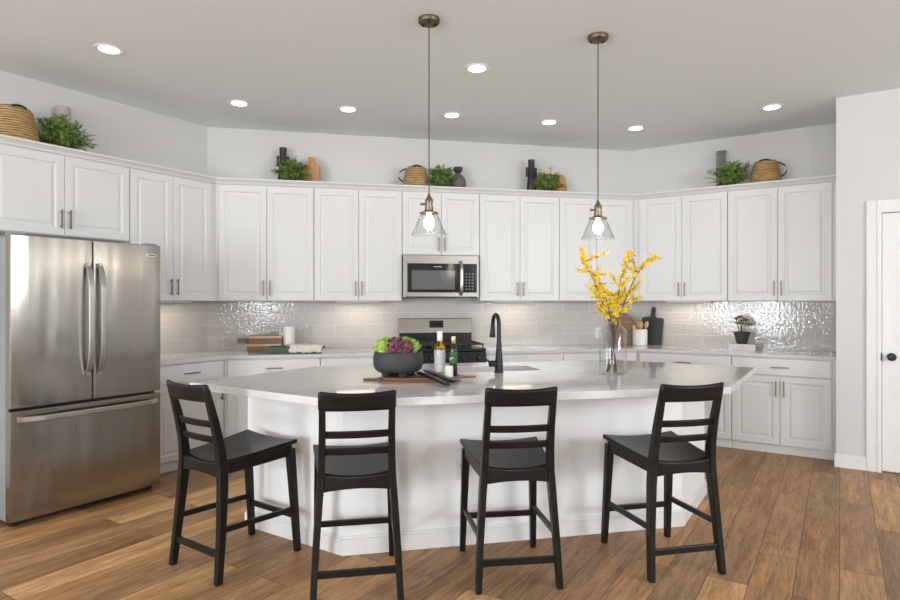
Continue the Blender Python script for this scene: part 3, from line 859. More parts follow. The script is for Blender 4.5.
bm = B(); tube(bm, [(-.018, 0, .058), (-.062, 0, .058), (-.066, 0, .058)], [.020, .020, .014], 16); tube(bm, [(-.056, .0, .058), (-.068, .012, .075), (-.078, .05, .088)], [.008, .0065, .005], 10); obj('lever', bm, BLACKM, fa, smooth='auto')
# outlet on the island face
def outlet(name, loc, rot_, label, wpl=.072, h=.116):
    t = thing(name, label, 'outlet', loc, rot_)
    bm = B(); box(bm, -wpl / 2, wpl / 2, -.005, -.0003, -h / 2, h / 2); obj('cover_plate', bm, WHITEPL, t, bev=.002)
    for s in (-1, 1):
        bm = B(); box(bm, -.017, .017, -.0068, -.0048, s * .024 - .015, s * .024 + .015); rc = obj('receptacle', bm, TRIM, t, bev=.001)
        for xx in (-.007, .007):
            bm = B(); box(bm, xx - .0013, xx + .0013, -.0073, -.0066, s * .024 - .003, s * .024 + .008); obj('slot', bm, BLACKM, rc)
    return t
fn = Vector((sin(radians(12)), -cos(radians(12))))
q = fn * -3.285; q = q + ev(12) * ((.065 - q.x) / cos(radians(12)))
outlet('wall_outlet', (q.x, q.y, .42), IA, 'white outlet on the island face behind the third stool from the refrigerator')
outlet('wall_outlet', at('B', 4.07, .0085, 1.02), rz('B'), 'white outlet on the tiled wall behind the yellow flowers')

# ------------------------------------------------------------------ counter stools
def make_stool(label):
    t = thing('counter_stool', label, 'stool', (0, 0, 0), 0, 'black counter stools around the island')
    # rear posts: one curved piece from floor to crest
    for s in (-1, 1):
        path = [(.197, -.245, 0), (.186, -.222, .22), (.170, -.203, .46), (.162, -.200, .56), (.158, -.212, .66), (.156, -.238, .78), (.155, -.283, .945)]
        wid = [(.030, .036), (.032, .042), (.034, .050), (.034, .052), (.033, .046), (.031, .040), (.029, .030)]
        rings = []
        for (x, y, z), (wx, wy) in zip(path, wid):
            rings.append([(s * x - wx / 2, y - wy / 2, z), (s * x + wx / 2, y - wy / 2, z), (s * x + wx / 2, y + wy / 2, z), (s * x - wx / 2, y + wy / 2, z)])
        bm = B(); loft(bm, rings); obj('leg', bm, STOOLW, t, bev=.005)
        bm = B(); bar(bm, (s * .199, .243, 0), (s * .186, .203, .568), .030, .032, .042, .042); obj('leg', bm, STOOLW, t, bev=.004)
    # saddle seat
    bm = B(); nx, ny = 12, 8
    def seat_pt(i, j, top):
        a_ = i / nx * 2 - 1; v_ = j / ny
        yb_ = -.185 - .012 * (1 - a_ * a_)
        y_ = yb_ + (.238 - .01 * a_ * a_ - yb_) * v_
        hw = .176 + .040 * v_
        dish = .021 * (1 - a_ * a_)
        ztop = .582 + .034 * v_ ** 1.4 - dish * (1 - .1 * v_) + .004
        return (a_ * hw, y_, ztop if top else ztop - .024)
    V = {}
    for tp in (0, 1):
        for i in range(nx + 1):
            for j in range(ny + 1): V[tp, i, j] = bm.verts.new(seat_pt(i, j, tp))
    for i in range(nx):
        for j in range(ny):
            bm.faces.new((V[1, i, j], V[1, i + 1, j], V[1, i + 1, j + 1], V[1, i, j + 1])); bm.faces.new((V[0, i, j + 1], V[0, i + 1, j + 1], V[0, i + 1, j], V[0, i, j]))
    for i in range(nx):
        bm.faces.new((V[0, i, 0], V[0, i + 1, 0], V[1, i + 1, 0], V[1, i, 0])); bm.faces.new((V[0, i + 1, ny], V[0, i, ny], V[1, i, ny], V[1, i + 1, ny]))
    for j in range(ny):
        bm.faces.new((V[0, 0, j + 1], V[0, 0, j], V[1, 0, j], V[1, 0, j + 1])); bm.faces.new((V[0, nx, j], V[0, nx, j + 1], V[1, nx, j + 1], V[1, nx, j]))
    obj('seat', bm, STOOLW, t, bev=.004, smooth='auto')
    # aprons
    bm = B(); n = 10; rings = []
    for i in range(n + 1):
        a_ = i / n * 2 - 1; x = a_ * .162
        y_ = -.205 - .012 * (1 - a_ * a_); zb = .497 + .016 * (1 - a_ * a_)
        rings.append([(x, y_ - .011, zb), (x, y_ + .011, zb), (x, y_ + .011, .575 - .014 * (1 - a_ * a_)), (x, y_ - .011, .575 - .014 * (1 - a_ * a_))])
    loft(bm, rings); obj('rear_apron', bm, STOOLW, t, bev=.003)
    for s in (-1, 1):
        bm = B()
        loft(bm, [[(s * .172, -.19, .512), (s * .150, -.19, .512), (s * .150, -.19, .566), (s * .172, -.19, .566)], [(s * .200, .205, .530), (s * .178, .205, .530), (s * .178, .205, .598), (s * .200, .205, .598)]])
        obj('side_apron', bm, STOOLW, t, bev=.003)
    bm = B(); box(bm, -.178, .178, .195, .216, .540, .585); obj('front_apron', bm, STOOLW, t, bev=.003)
    # crest rail and two back slats, bowed away from the sitter
    def rail(name, z0, z1, hw, y, bow, th, dip, bev, lean=.24):
        bm = B(); n = 14; rings = []
        for i in range(n + 1):
            a_ = i / n * 2 - 1; x = a_ * hw; yy = y - bow * (1 - a_ * a_); zz = z1 - dip * (1 - abs(a_) ** 2.2)
            lz = lean * (z1 - z0) / 2
            rings.append([(x, yy - th / 2 + lz, z0), (x, yy + th / 2 + lz, z0), (x, yy + th / 2 - lz, zz), (x, yy - th / 2 - lz, zz)])
        loft(bm, rings); return obj(name, bm, STOOLW, t, bev=bev, smooth='auto')
    rail('crest_rail', .878, .972, .174, -.278, .022, .026, .011, .013)
    rail('back_slat', .748, .783, .150, -.235, .016, .016, .0, .005)
    rail('back_slat', .668, .703, .152, -.216, .012, .016, .0, .005)
    # stretchers
    bm = B(); bar(bm, (-.186, .231, .195), (.186, .231, .195), .020, .030, xdir=(0, 1, 0)); obj('stretcher', bm, STOOLW, t, bev=.003)
    bm = B(); bar(bm, (-.186, -.231, .134), (.186, -.231, .134), .020, .032, xdir=(0, 1, 0)); obj('stretcher', bm, STOOLW, t, bev=.003)
    for s in (-1, 1):
        bm = B(); bar(bm, (s * .186, -.215, .250), (s * .193, .220, .235), .018, .028); obj('stretcher', bm, STOOLW, t, bev=.003)
    return t
st = make_stool('black wooden counter stool standing beside the refrigerator, turned sideways')
place(st, (-1.140, 3.210, 0), radians(55 - 90))
dup(st, (-.465, 2.962, 0), radians(100.5 - 90), 'black wooden counter stool in front of the lettuce bowl')
dup(st, (.297, 3.081, 0), radians(97.5 - 90), 'black wooden counter stool in front of the black faucet')
dup(st, (1.122, 3.212, 0), radians(102.5 - 90), 'black wooden counter stool by the glass vase, at the pantry end of the island')

# ------------------------------------------------------------------ things on the island
# two wooden boards, one laid on the other
def board_outline(w_, d_, r_, hl=0.0, hw=.045, side=1):
    p = rrect(-w_ / 2, w_ / 2, -d_ / 2, d_ / 2, r_, 4)
    if hl:
        out = []; done = False
        for (x, y) in p: out.append((x * side, y))
        # insert handle between the two corners on the side
        k = 4   # end of first corner arc on +x side
        h = [(w_ / 2 + .012, -hw / 2 - .012), (w_ / 2 + .03, -hw / 2), (w_ / 2 + hl - hw / 2, -hw / 2)] + [(w_ / 2 + hl - hw / 2 + hw / 2 * cos(radians(a_)), hw / 2 * sin(radians(a_))) for a_ in range(-75, 76, 25)] + [(w_ / 2 + hl - hw / 2, hw / 2), (w_ / 2 + .03, hw / 2), (w_ / 2 + .012, hw / 2 + .012)]
        q_ = p[:5] + h + p[5:]
        return [(x * side, y) for x, y in q_] if side > 0 else [(-x, y) for x, y in q_][::-1]
    return p
bm = B(); prism(bm, board_outline(.42, .27, .03, .10, .045, -1), 0, .011)
tag(place(obj('cutting_board', bm, WALNUT, bev=.004), (-.190, 3.455, .9155), radians(3)), 'dark walnut cutting board under the bowl, its handle pointing to the refrigerator', 'cutting board', 'boards on the island')
bm = B(); prism(bm, board_outline(.43, .27, .05, .10, .042, 1), 0, .012)
tag(place(obj('cutting_board', bm, WALNUT, bev=.004), (-.165, 3.470, .927), radians(-2)), 'upper walnut serving board carrying the bowl and bottles, handle towards the faucet', 'cutting board', 'boards on the island')
BZ = .9395
bw = thing('salad_bowl', 'matte charcoal footed bowl holding heads of lettuce', 'bowl', (-.300, 3.475, BZ), 0)
bm = B(); lathe(bm, [(.0, .020), (.080, .020), (.116, .025), (.135, .040), (.143, .066), (.145, .100), (.140, .134), (.136, .140), (.132, .136), (.134, .100), (.130, .070), (.118, .050), (.090, .036), (.0, .034)], 48); obj('bowl_shell', bm, MGREY, bw, smooth=True)
for k in range(4):
    a_ = radians(25 + 90 * k)
    bm = B(); lathe(bm, [(.022, 0), (.026, .003), (.031, .026), (.0, .026)], 14, (.072 * cos(a_), .070 * sin(a_))); obj('foot', bm, MGREY, bw, smooth='auto')
def lettuce(loc, m, size, seed, label, lean=(0, 0)):
    r_ = random.Random(seed)
    bm = B()
    for k in range(16):
        a_ = k * 2.399 + r_.uniform(-.2, .2); tier = k / 16
        tilt = .06 + .42 * tier; L_n = size * r_.uniform(.85, 1.05) * (1.0 - .22 * tier)
        nu, nv = 14, 12
        g = {}
        ph = r_.uniform(0, 6)
        for i in range(nu + 1):
            for j in range(nv + 1):
                uu = i / nu * 2 - 1; vv = j / nv
                wdt = size * .44 * (vv ** .6) * (1 - .25 * vv * vv) 
                ruff = .13 * size * abs(uu) ** 1.5 * vv * sin(uu * 7 + vv * 17 + ph) + .13 * size * vv ** 3 * sin(uu * 15 + ph * 2)
                x = uu * wdt; out = L_n * (sin(tilt) * vv + .10 * sin(vv * pi)) - .30 * size * uu * uu * vv + ruff + .02
                z = L_n * cos(tilt) * vv + .05 * size * sin(uu * 8 + ph) * vv ** 3 - .16 * size * tier * vv ** 3 - .12 * L_n * abs(uu) ** 3 * vv
                g[i, j] = bm.verts.new((out * cos(a_) - x * sin(a_), out * sin(a_) + x * cos(a_), z))
        for i in range(nu):
            for j in range(nv): bm.faces.new((g[i, j], g[i + 1, j], g[i + 1, j + 1], g[i, j + 1]))
    t = thing('lettuce', label, 'lettuce', loc, seed, 'lettuce heads in the bowl')
    t.rotation_euler = (lean[0], lean[1], seed)
    obj('leaves', bm, m, t, smooth=True)
    bm = B(); lathe(bm, [(.006, -.012), (.014, -.004), (.012, .02), (.0, .03)], 12); obj('core', bm, PORC, t, smooth=True)
    return t
LZ = BZ + .098
lettuce((-.372, 3.46, LZ), LETG, .120, 1, 'bright green lettuce head at the refrigerator end of the bowl', (0, -.10))
lettuce((-.312, 3.42, LZ), LETR, .122, 2, 'purple lettuce head in the middle of the bowl, beside the bright green one', (.1, 0))
lettuce((-.258, 3.43, LZ - .002), LETR, .115, 3, 'purple lettuce head in the bowl on the bottle side', (.1, .08))
lettuce((-.236, 3.52, LZ), LETG, .128, 4, 'bright green lettuce head at the bottle end of the bowl', (-.06, .14))
# bottles
bt = thing('oil_bottle', 'tall clear bottle of golden oil with a white label', 'bottle', (-.060, 3.535, BZ), 0)
bm = B(); lathe(bm, [(.029, 0), (.032, .004), (.032, .150), (.028, .168), (.016, .186), (.0145, .20), (.0, .20)], 28); obj('glass_body', bm, OILY, bt, smooth='auto')
bm = B(); lathe(bm, [(.0328, .012), (.0328, .142), (.0325, .143), (.0322, .142), (.0322, .012)], 28, cap=False); lb_ = obj('label', bm, LABW, bt, smooth='auto')
MATS['white_label']  # marbled label
N_, L_, b_ = nodes(LABW)
L_.new(ramp(LABW, noise(LABW, coords(LABW), 60, 3, .6, 1.5), [(.42, (.76, .76, .74)), (.5, (.45, .46, .47)), (.58, (.76, .76, .74))]), b_.inputs['Base Color'])
bm = B(); lathe(bm, [(.0155, .196), (.0165, .20), (.0165, .248), (.0145, .252), (.0, .252)], 24); obj('neck_wrap', bm, PORC, bt, smooth='auto')
bt = thing('oil_bottle', 'dark olive oil bottle with a green label and gold cap', 'bottle', (.020, 3.462, BZ), 0)
bm = B(); lathe(bm, [(.020, 0), (.0225, .004), (.0225, .150), (.020, .164), (.0125, .178), (.0115, .190), (.0, .19)], 24); obj('glass_body', bm, OILD, bt, smooth='auto')
bm = B(); lathe(bm, [(.0231, .070), (.0231, .140), (.0226, .140), (.0226, .070)], 24, cap=False); obj('label', bm, LABG, bt, smooth='auto')
bm = B()
for k in range(5):
    a_ = radians(-150 + 14 * k); pr = .0234
    tube(bm, [(pr * cos(a_), pr * sin(a_), .085 + .004 * k), (pr * cos(a_ + .12), pr * sin(a_ + .12), .105 + .003 * (k % 2))], [.001, .003], 6)
obj('label_leaf_motif', bm, LABW, bt)
bm = B(); lathe(bm, [(.0125, .186), (.0135, .188), (.0135, .222), (.0125, .226), (.0, .226)], 20); obj('cap', bm, GOLD, bt, smooth='auto')
bm = B(); lathe(bm, [(.023, 0), (.0245, .004), (.0245, .060), (.0225, .0615), (.0215, .060), (.0215, .008), (.0, .007)], 28)
tag(place(obj('salt_cup', bm, PORC, smooth='auto'), (-.006, 3.405, BZ)), 'small plain white cup in front of the dark oil bottle', 'cup')
# two black utensils lying across the board edge
def utensil(a_, b__, label, roll):
    bm = B(); a_, b__ = Vector(a_), Vector(b__); d = (b__ - a_).normalized(); x = d.cross(Vector((0, 0, 1))).normalized(); y = x.cross(d)
    L_n = (b__ - a_).length; rings = []
    for i in range(13):
        tt = i / 12
        hw = (.015 + .005 * tt) * (1 if 0 < i < 12 else .55); hh = (.009 + .001 * tt) * (1 if 0 < i < 12 else .5)
        p = a_ + d * L_n * tt + y * .004 * sin(tt * pi)
        rings.append([p + x * hw * cos(2 * pi * k / 12) + y * hh * sin(2 * pi * k / 12) for k in range(12)])
    loft(bm, rings)
    return tag(obj('salad_server', bm, BLACKM, smooth=True), label, 'utensil', 'black utensils on the board')
utensil((-.190, 3.495, BZ + .015), (-.008, 3.145, BZ - .010), 'matte black utensil lying lower and nearer the stools', 0)
utensil((-.155, 3.60, BZ + .015), (.020, 3.238, BZ - .008), 'matte black utensil crossing over the board edge beside the white cup', 0)

# vase
VX, VY = 1.016, 3.745
vs = thing('glass_vase', 'clear glass bottle-shaped vase holding yellow flowering branches', 'vase', (VX, VY, .9155), 0)
bm = B(); lathe(bm, [(.0, .0), (.078, .0), (.084, .006), (.084, .268), (.081, .276), (.050, .308), (.047, .316), (.048, .330), (.051, .335), (.047, .335), (.0445, .330), (.0435, .315), (.047, .305), (.077, .274), (.080, .266), (.080, .014), (.076, .010), (.0, .010)], 40)
obj('vase_body', bm, CLEAR, vs, smooth='auto')
VB = .9155
# ------------------------------------------------------------------ flowering branches, each its own thing
def flower(bm, c, d, s, r_):
    d = d.normalized(); x = d.cross(Vector((.3, .2, .9))).normalized(); y = d.cross(x); ph = r_.uniform(0, 6)
    v0 = bm.verts.new(c)
    for k in range(4):
        a_ = ph + k * pi / 2
        u_ = cos(a_) * x + sin(a_) * y; v_ = -sin(a_) * x + cos(a_) * y
        p1 = bm.verts.new(c + s * (.5 * u_ + .26 * v_ + .30 * d)); p2 = bm.verts.new(c + s * (1.05 * u_ + .12 * v_ + .35 * d))
        p3 = bm.verts.new(c + s * (1.05 * u_ - .12 * v_ + .42 * d)); p4 = bm.verts.new(c + s * (.5 * u_ - .26 * v_ + .30 * d))
        bm.faces.new((v0, p4, p3, p2, p1))
def branch(path, label, seed, dens, subs):
    r_ = random.Random(seed)
    pts = [Vector(p) for p in path]
    fine = []
    for i in range(len(pts) - 1):
        p0 = pts[max(i - 1, 0)]; p1 = pts[i]; p2 = pts[i + 1]; p3 = pts[min(i + 2, len(pts) - 1)]
        for k in range(6):
            t_ = k / 6
            fine.append(.5 * ((2 * p1) + (p2 - p0) * t_ + (2 * p0 - 5 * p1 + 4 * p2 - p3) * t_ ** 2 + (3 * p1 - p0 - 3 * p2 + p3) * t_ ** 3))
    fine.append(pts[-1])
    t = thing('forsythia_branch', label, 'branch', (VX, VY, VB), 0, 'flowering branches in the vase')
    bm = B(); tube(bm, fine, [.0052 - .0037 * i / (len(fine) - 1) for i in range(len(fine))], 7)
    fl = B()
    for q_ in range(5):
        subs = subs + [(r_.uniform(.42, .85), r_.uniform(-.16, .16), r_.uniform(-.01, .10), r_.uniform(-.05, .05))]
    lines = [fine[int(len(fine) * .62):], fine[int(len(fine) * .78):], fine[int(len(fine) * .78):]]
    for (f0, dx, dz, dy) in subs:
        i0 = int(f0 * (len(fine) - 1)); b0 = fine[i0]
        sp_ = [b0, b0 + Vector((dx * .45, dy * .4, dz * .40)), b0 + Vector((dx, dy, dz))]
        tube(bm, sp_, [.0026, .002, .0012], 6); lines.append([sp_[0] * .6 + sp_[1] * .4, sp_[1], sp_[2]])
    for k in range(14):
        ln = lines[k % len(lines)]; i = r_.randrange(len(ln) - 1); c_ = ln[i].lerp(ln[i + 1], r_.random())
        d = Vector((r_.gauss(0, 1), r_.gauss(0, 1), r_.gauss(0, .6))).normalized(); e_ = c_ + d * .035
        tube(bm, [c_, e_, e_ + d * .008], [.0010, .0010, .0032], 5)
    obj('stem', bm, TWIG, t, smooth=True)
    for li, ln in enumerate(lines):
        L_n = sum((ln[i + 1] - ln[i]).length for i in range(len(ln) - 1))
        for k in range(int(L_n * dens * .55)):
            i = r_.randrange(len(ln) - 1); t_ = r_.random()
            c_ = ln[i].lerp(ln[i + 1], t_)
            d = Vector((r_.gauss(0, 1), r_.gauss(0, 1), r_.gauss(0, .9))).normalized()
            flower(fl, c_ + d * r_.uniform(.004, .016), d, r_.uniform(.011, .018), r_)
    obj('blossoms', fl, YEL, t)
branch([(.028, .02, .013), (.004, .0, .17), (-.012, .0, .285), (-.075, .01, .48), (-.135, .0, .62), (-.178, -.01, .70), (-.192, -.01, .785)],
       'yellow flowering branch reaching highest over the refrigerator side of the vase', 11, 310, [(.72, -.09, .02, .02), (.62, .04, .10, .03), (.5, -.10, .08, -.02), (.42, -.06, .08, -.05)])
branch([(-.03, .01, .013), (.0, .005, .17), (.010, .005, .285), (.030, .0, .45), (.048, .0, .58), (.085, .0, .70), (.118, .0, .765)],
       'yellow flowering branch rising from the middle of the vase', 12, 300, [(.62, -.05, .09, .03), (.52, .05, .09, -.03), (.45, -.04, .09, .06)])
branch([(-.045, -.02, .013), (.004, -.004, .17), (.020, -.002, .285), (.075, -.01, .46), (.135, -.02, .60), (.195, -.02, .685), (.262, -.02, .730)],
       'yellow flowering branch leaning furthest towards the pantry wall', 13, 260, [(.72, -.02, .10, .02), (.58, .09, .07, .03), (.48, .08, .05, -.04)])
branch([(.0, -.04, .013), (-.004, -.008, .17), (-.008, -.010, .285), (-.045, -.06, .42), (-.085, -.09, .52), (-.110, -.10, .565)],
       'short yellow branch at the front of the vase, low on the refrigerator side', 14, 330, [(.7, -.10, .0, -.02), (.6, .06, .06, .0)])
branch([(-.01, .045, .013), (.004, .010, .17), (.002, .012, .285), (.020, .05, .40), (.045, .07, .47), (.06, .08, .52)],
       'short yellow branch low in the middle behind the others', 15, 380, [(.7, -.06, .04, .02), (.6, .05, .04, .0)])

# ------------------------------------------------------------------ things on the worktop by the refrigerator
CT = .8935
def slabboard(run, u, off, z, w_, d_, h, m, label, rotd=0, hl=0, side=-1, name='bread_board'):
    bm = B(); prism(bm, board_outline(w_, d_, .015, hl, .05, side), 0, h)
    return tag(place(obj(name, bm, m, bev=.004), at(run, u, off, z), rz(run) + radians(rotd)), label, 'cutting board', 'stacked boards by the pitcher')
slabboard('B', .555, .24, CT, .29, .24, .056, BROWNB, 'thick brown wooden board at the bottom of the stack')
slabboard('B', .56, .24, CT + .0565, .31, .24, .022, PALEB, 'thin pale wooden board second from the bottom of the stack')
slabboard('B', .565, .235, CT + .079, .31, .20, .044, BROWNB, 'brown wooden board with a handle, third from the bottom of the stack', 0, .10, -1)
slabboard('B', .57, .22, CT + .1235, .30, .20, .026, PALEB, 'pale wooden board on top of the stack')
pt = thing('pitcher', 'tall white ribbed pitcher beside the stacked wooden boards', 'pitcher', at('B', .775, .25, CT), rz('B') + radians(180))
bm = B(); seg = 36; rings = []
for r_, z in [(.050, 0), (.056, .004), (.057, .10), (.056, .20), (.058, .232), (.055, .234), (.052, .20), (.052, .012), (.0, .011)]:
    rings.append([((r_ + (.0012 * cos(k * pi) if r_ > .0505 else 0)) * cos(2 * pi * k / seg), (r_ + (.0012 * cos(k * pi) if r_ > .0505 else 0)) * sin(2 * pi * k / seg), z) for k in range(seg)])
loft(bm, rings); obj('jug_body', bm, PORC, pt, smooth='auto')
bm = B(); tube(bm, [(.053, 0, .185), (.075, 0, .18), (.083, 0, .14), (.075, 0, .09), (.054, 0, .075)], .006, 10); obj('handle', bm, PORC, pt, smooth=True)
tr = thing('serving_tray', 'dark green rectangular tray under the cream napkin', 'tray', at('B', .850, .46, CT), rz('B'))
bm = B(); box(bm, -.235, .235, -.075, .075, 0, .012); box(bm, -.235, .235, -.075, -.063, .012, .062); box(bm, -.235, .235, .063, .075, .012, .062); box(bm, -.235, -.223, -.063, .063, .012, .062); box(bm, .223, .235, -.063, .063, .012, .062)
obj('tray_body', bm, GREENBK, tr, bev=.003)
bm = B(); tube(bm, [(.236, -.03, .045), (.262, -.03, .05), (.262, .03, .05), (.236, .03, .045)], .006, 8); obj('handle', bm, BLACKM, tr, smooth='auto')
bm = B(); nx, ny = 26, 18; g = {}
for i in range(nx + 1):
    for j in range(ny + 1):
        x = -.135 + .29 * i / nx + .012 * sin(j * .7); s_ = j / ny * .30
        # over the rear wall of the tray, flat across, then hanging down the front
        if s_ < .175: y, z = .09 - s_, .072
        else: y, z = -.085 - .012 * sin((s_ - .175) * 20), .072 - (s_ - .175) * .50
        z += .004 * sin(i * 1.1 + j * .35) + .003 * sin(i * .5 - j * .8); y += .004 * sin(i * 1.3)
        z += .0 if z > .06 else .0
        sk_ = .25 * (s_ if s_ > .175 else 0)
        g[i, j] = bm.verts.new((x + sk_ * .4, y, max(z, .004)))
for i in range(nx):
    for j in range(ny): bm.faces.new((g[i, j], g[i + 1, j], g[i + 1, j + 1], g[i, j + 1]))
o = tag(place(obj('napkin', bm, LINEN, smooth=True), at('B', .915, .46, CT), rz('B') + radians(-3)), 'cream linen napkin draped over the dark green tray', 'napkin')
s_ = o.modifiers.new('thick', 'SOLIDIFY'); s_.thickness = .003; s_.offset = 1

# ------------------------------------------------------------------ things on the worktop in the far corner and by the pantry wall
bm = B(); prism_xz(bm, [(-.115, 0), (.115, 0), (.115, .20)] + [(.115 * cos(radians(q_)), .20 + .145 * sin(radians(q_))) for q_ in range(12, 170, 12)] + [(-.115, .20)], -.009, .009)
o = tag(obj('arched_board', bm, BROWNB, bev=.003), 'brown wooden board with an arched top leaning in the tiled corner', 'cutting board')
o.location = (1.895, 6.515, CT + .003); o.rotation_euler = (radians(-9), 0, radians(-10))
bm = B()
out = [(-.105, 0), (.105, 0), (.115, .012), (.115, .285), (.105, .295), (.040, .300), (.024, .315), (.021, .345), (.022, .385)] + [(.022 * cos(radians(a_)), .390 + .022 * sin(radians(a_))) for a_ in range(15, 170, 20)] + [(-.022, .385), (-.021, .345), (-.024, .315), (-.040, .300), (-.105, .295), (-.115, .285), (-.115, .012)]
prism_xz(bm, out, -.007, .007)
o = tag(obj('paddle_board', bm, SLATE, bev=.003), 'black paddle-shaped board with a round handle leaning on the tiles', 'cutting board')
o.location = at('R', .245, .075, CT + .002); o.rotation_euler = (radians(-7), radians(3), rz('R'))
ck = thing('utensil_crock', 'white ribbed cylinder crock filled with wooden spoons', 'crock', at('R', .165, .20, CT), rz('R'))
bm = B(); seg = 48; rings = []
for r_, z in [(.070, 0), (.076, .004), (.076, .168), (.073, .172), (.068, .168), (.068, .012), (.0, .011)]:
    rings.append([((r_ + (.001 * cos(k * pi) if r_ > .0705 else 0)) * cos(2 * pi * k / seg), (r_ + (.001 * cos(k * pi) if r_ > .0705 else 0)) * sin(2 * pi * k / seg), z) for k in range(seg)])
loft(bm, rings); obj('crock_body', bm, PORC, ck, smooth='auto')
kp = at('R', .165, .20, CT)
for k, (x, y, tx, ty, L_n, lb) in enumerate(((-.030, .0, -.28, .05, .215, 'wooden spoon leaning towards the arched board'), (-.008, .03, -.10, .1, .245, 'wooden spoon standing second from the arched board'),
                                         (.012, -.03, .06, -.08, .235, 'wooden spoon standing upright at the front of the crock'), (.03, .02, .24, .06, .250, 'wooden spoon leaning towards the paddle board'), (.0, .045, .02, .15, .240, 'wooden spoon at the back of the crock'))):
    bm = B(); d = Vector((sin(tx), sin(ty) * .4, 1)).normalized(); x_ = Vector((1, 0, 0)); x_ = (x_ - d * x_.dot(d)).normalized(); y_ = d.cross(x_); p0 = Vector((x * .5, y * .5, .014)); rings = []
    for i in range(17):
        tt = i / 16
        wv = .0055 if tt < .68 else .0055 + .017 * sin(min(1, (tt - .68) / .32) * pi * .92) ** .8
        dv = .0045 if tt < .68 else .005
        rings.append([p0 + d * L_n * tt + x_ * wv * cos(2 * pi * q_ / 10) + y_ * dv * sin(2 * pi * q_ / 10) for q_ in range(10)])
    loft(bm, rings)
    tag(place(obj('wooden_spoon', bm, SPOONW, smooth=True), kp, rz('R')), lb, 'spoon', 'wooden spoons in the crock')
for k, (w_, d_, h, z, m, lb, ro) in enumerate(((.235, .165, .030, 0, BOOKG, 'pale grey book at the bottom, on the worktop under the pot', 0), (.230, .160, .026, .031, BOOKG, 'pale grey book lying on the other book, right under the black pot', 1.5))):
    t = thing('book', lb, 'book', at('R', 1.175, .24, CT + z), rz('R') + radians(ro), 'books under the potted plant')
    bm = B(); box(bm, -w_ / 2, w_ / 2, -d_ / 2, d_ / 2, 0, .0035); box(bm, -w_ / 2, w_ / 2, -d_ / 2, d_ / 2, h - .0035, h); box(bm, -w_ / 2, w_ / 2, -d_ / 2, -d_ / 2 + .003, .0035, h - .0035); obj('cover', bm, m, t)
    bm = B(); box(bm, -w_ / 2 + .004, w_ / 2 - .004, -d_ / 2 + .003, d_ / 2 - .005, .0036, h - .0036); obj('pages', bm, PAPER, t)
pp = thing('potted_succulent', 'small succulent in a faceted black pot on two books', 'plant', at('R', 1.165, .24, CT + .0575), rz('R'))
bm = B()
lo_ = [(.050 * cos(2 * pi * (k + .5) / 6), .050 * sin(2 * pi * (k + .5) / 6), 0) for k in range(6)]; hi_ = [(.078 * cos(2 * pi * k / 6), .078 * sin(2 * pi * k / 6), .118) for k in range(6)]
a_ = [bm.verts.new(p) for p in lo_]; b__ = [bm.verts.new(p) for p in hi_]; i_ = [bm.verts.new((p[0] * .9, p[1] * .9, .118)) for p in hi_]; j_ = [bm.verts.new((p[0] * .85, p[1] * .85, .104)) for p in hi_]
bm.faces.new(a_[::-1]); bm.faces.new(j_)
for k in range(6):
    n_ = (k + 1) % 6
    bm.faces.new((a_[k], b__[n_], b__[k])); bm.faces.new((a_[k], a_[n_], b__[n_])); bm.faces.new((b__[k], b__[n_], i_[n_], i_[k])); bm.faces.new((i_[k], i_[n_], j_[n_], j_[k]))
obj('pot', bm, MGREY, pp)
def rosettes(seed):
    r_ = random.Random(seed); bm = B(); stm = B()
    for k in range(9):
        a0 = k * 2.4; rr = .014 + .060 * (k / 9) ** .7; h = .14 + .10 * (1 - k / 14) * r_.uniform(.75, 1.2) + (.02 if k in (1, 4) else 0)
        c_ = Vector((rr * cos(a0), rr * sin(a0), h)); tube(stm, [(rr * .4 * cos(a0), rr * .4 * sin(a0), .103), c_], .003, 6)
        for q_ in range(12):
            a_ = q_ * 2.4; el = .1 + 1.0 * (q_ / 12)
            d = Vector((cos(a_) * cos(el), sin(a_) * cos(el), sin(el))); s_ = d.cross(Vector((0, 0, 1))).normalized(); up = s_.cross(d); L_n = .044 - .012 * q_ / 12
            rings = []
            for t_, ww in ((0, .003), (.35, .0075), (.7, .0095), (.92, .006), (1, .0015)):
                p = c_ + d * L_n * t_ + up * .006 * t_ * t_
                rings.append([p + s_ * ww, p + up * ww * .35, p - s_ * ww, p - up * ww * .35])
            loft(bm, rings)
    return bm, stm
fb, sb = rosettes(3); obj('foliage', fb, SUCC, pp, smooth=True); obj('stems', sb, TWIG, pp)

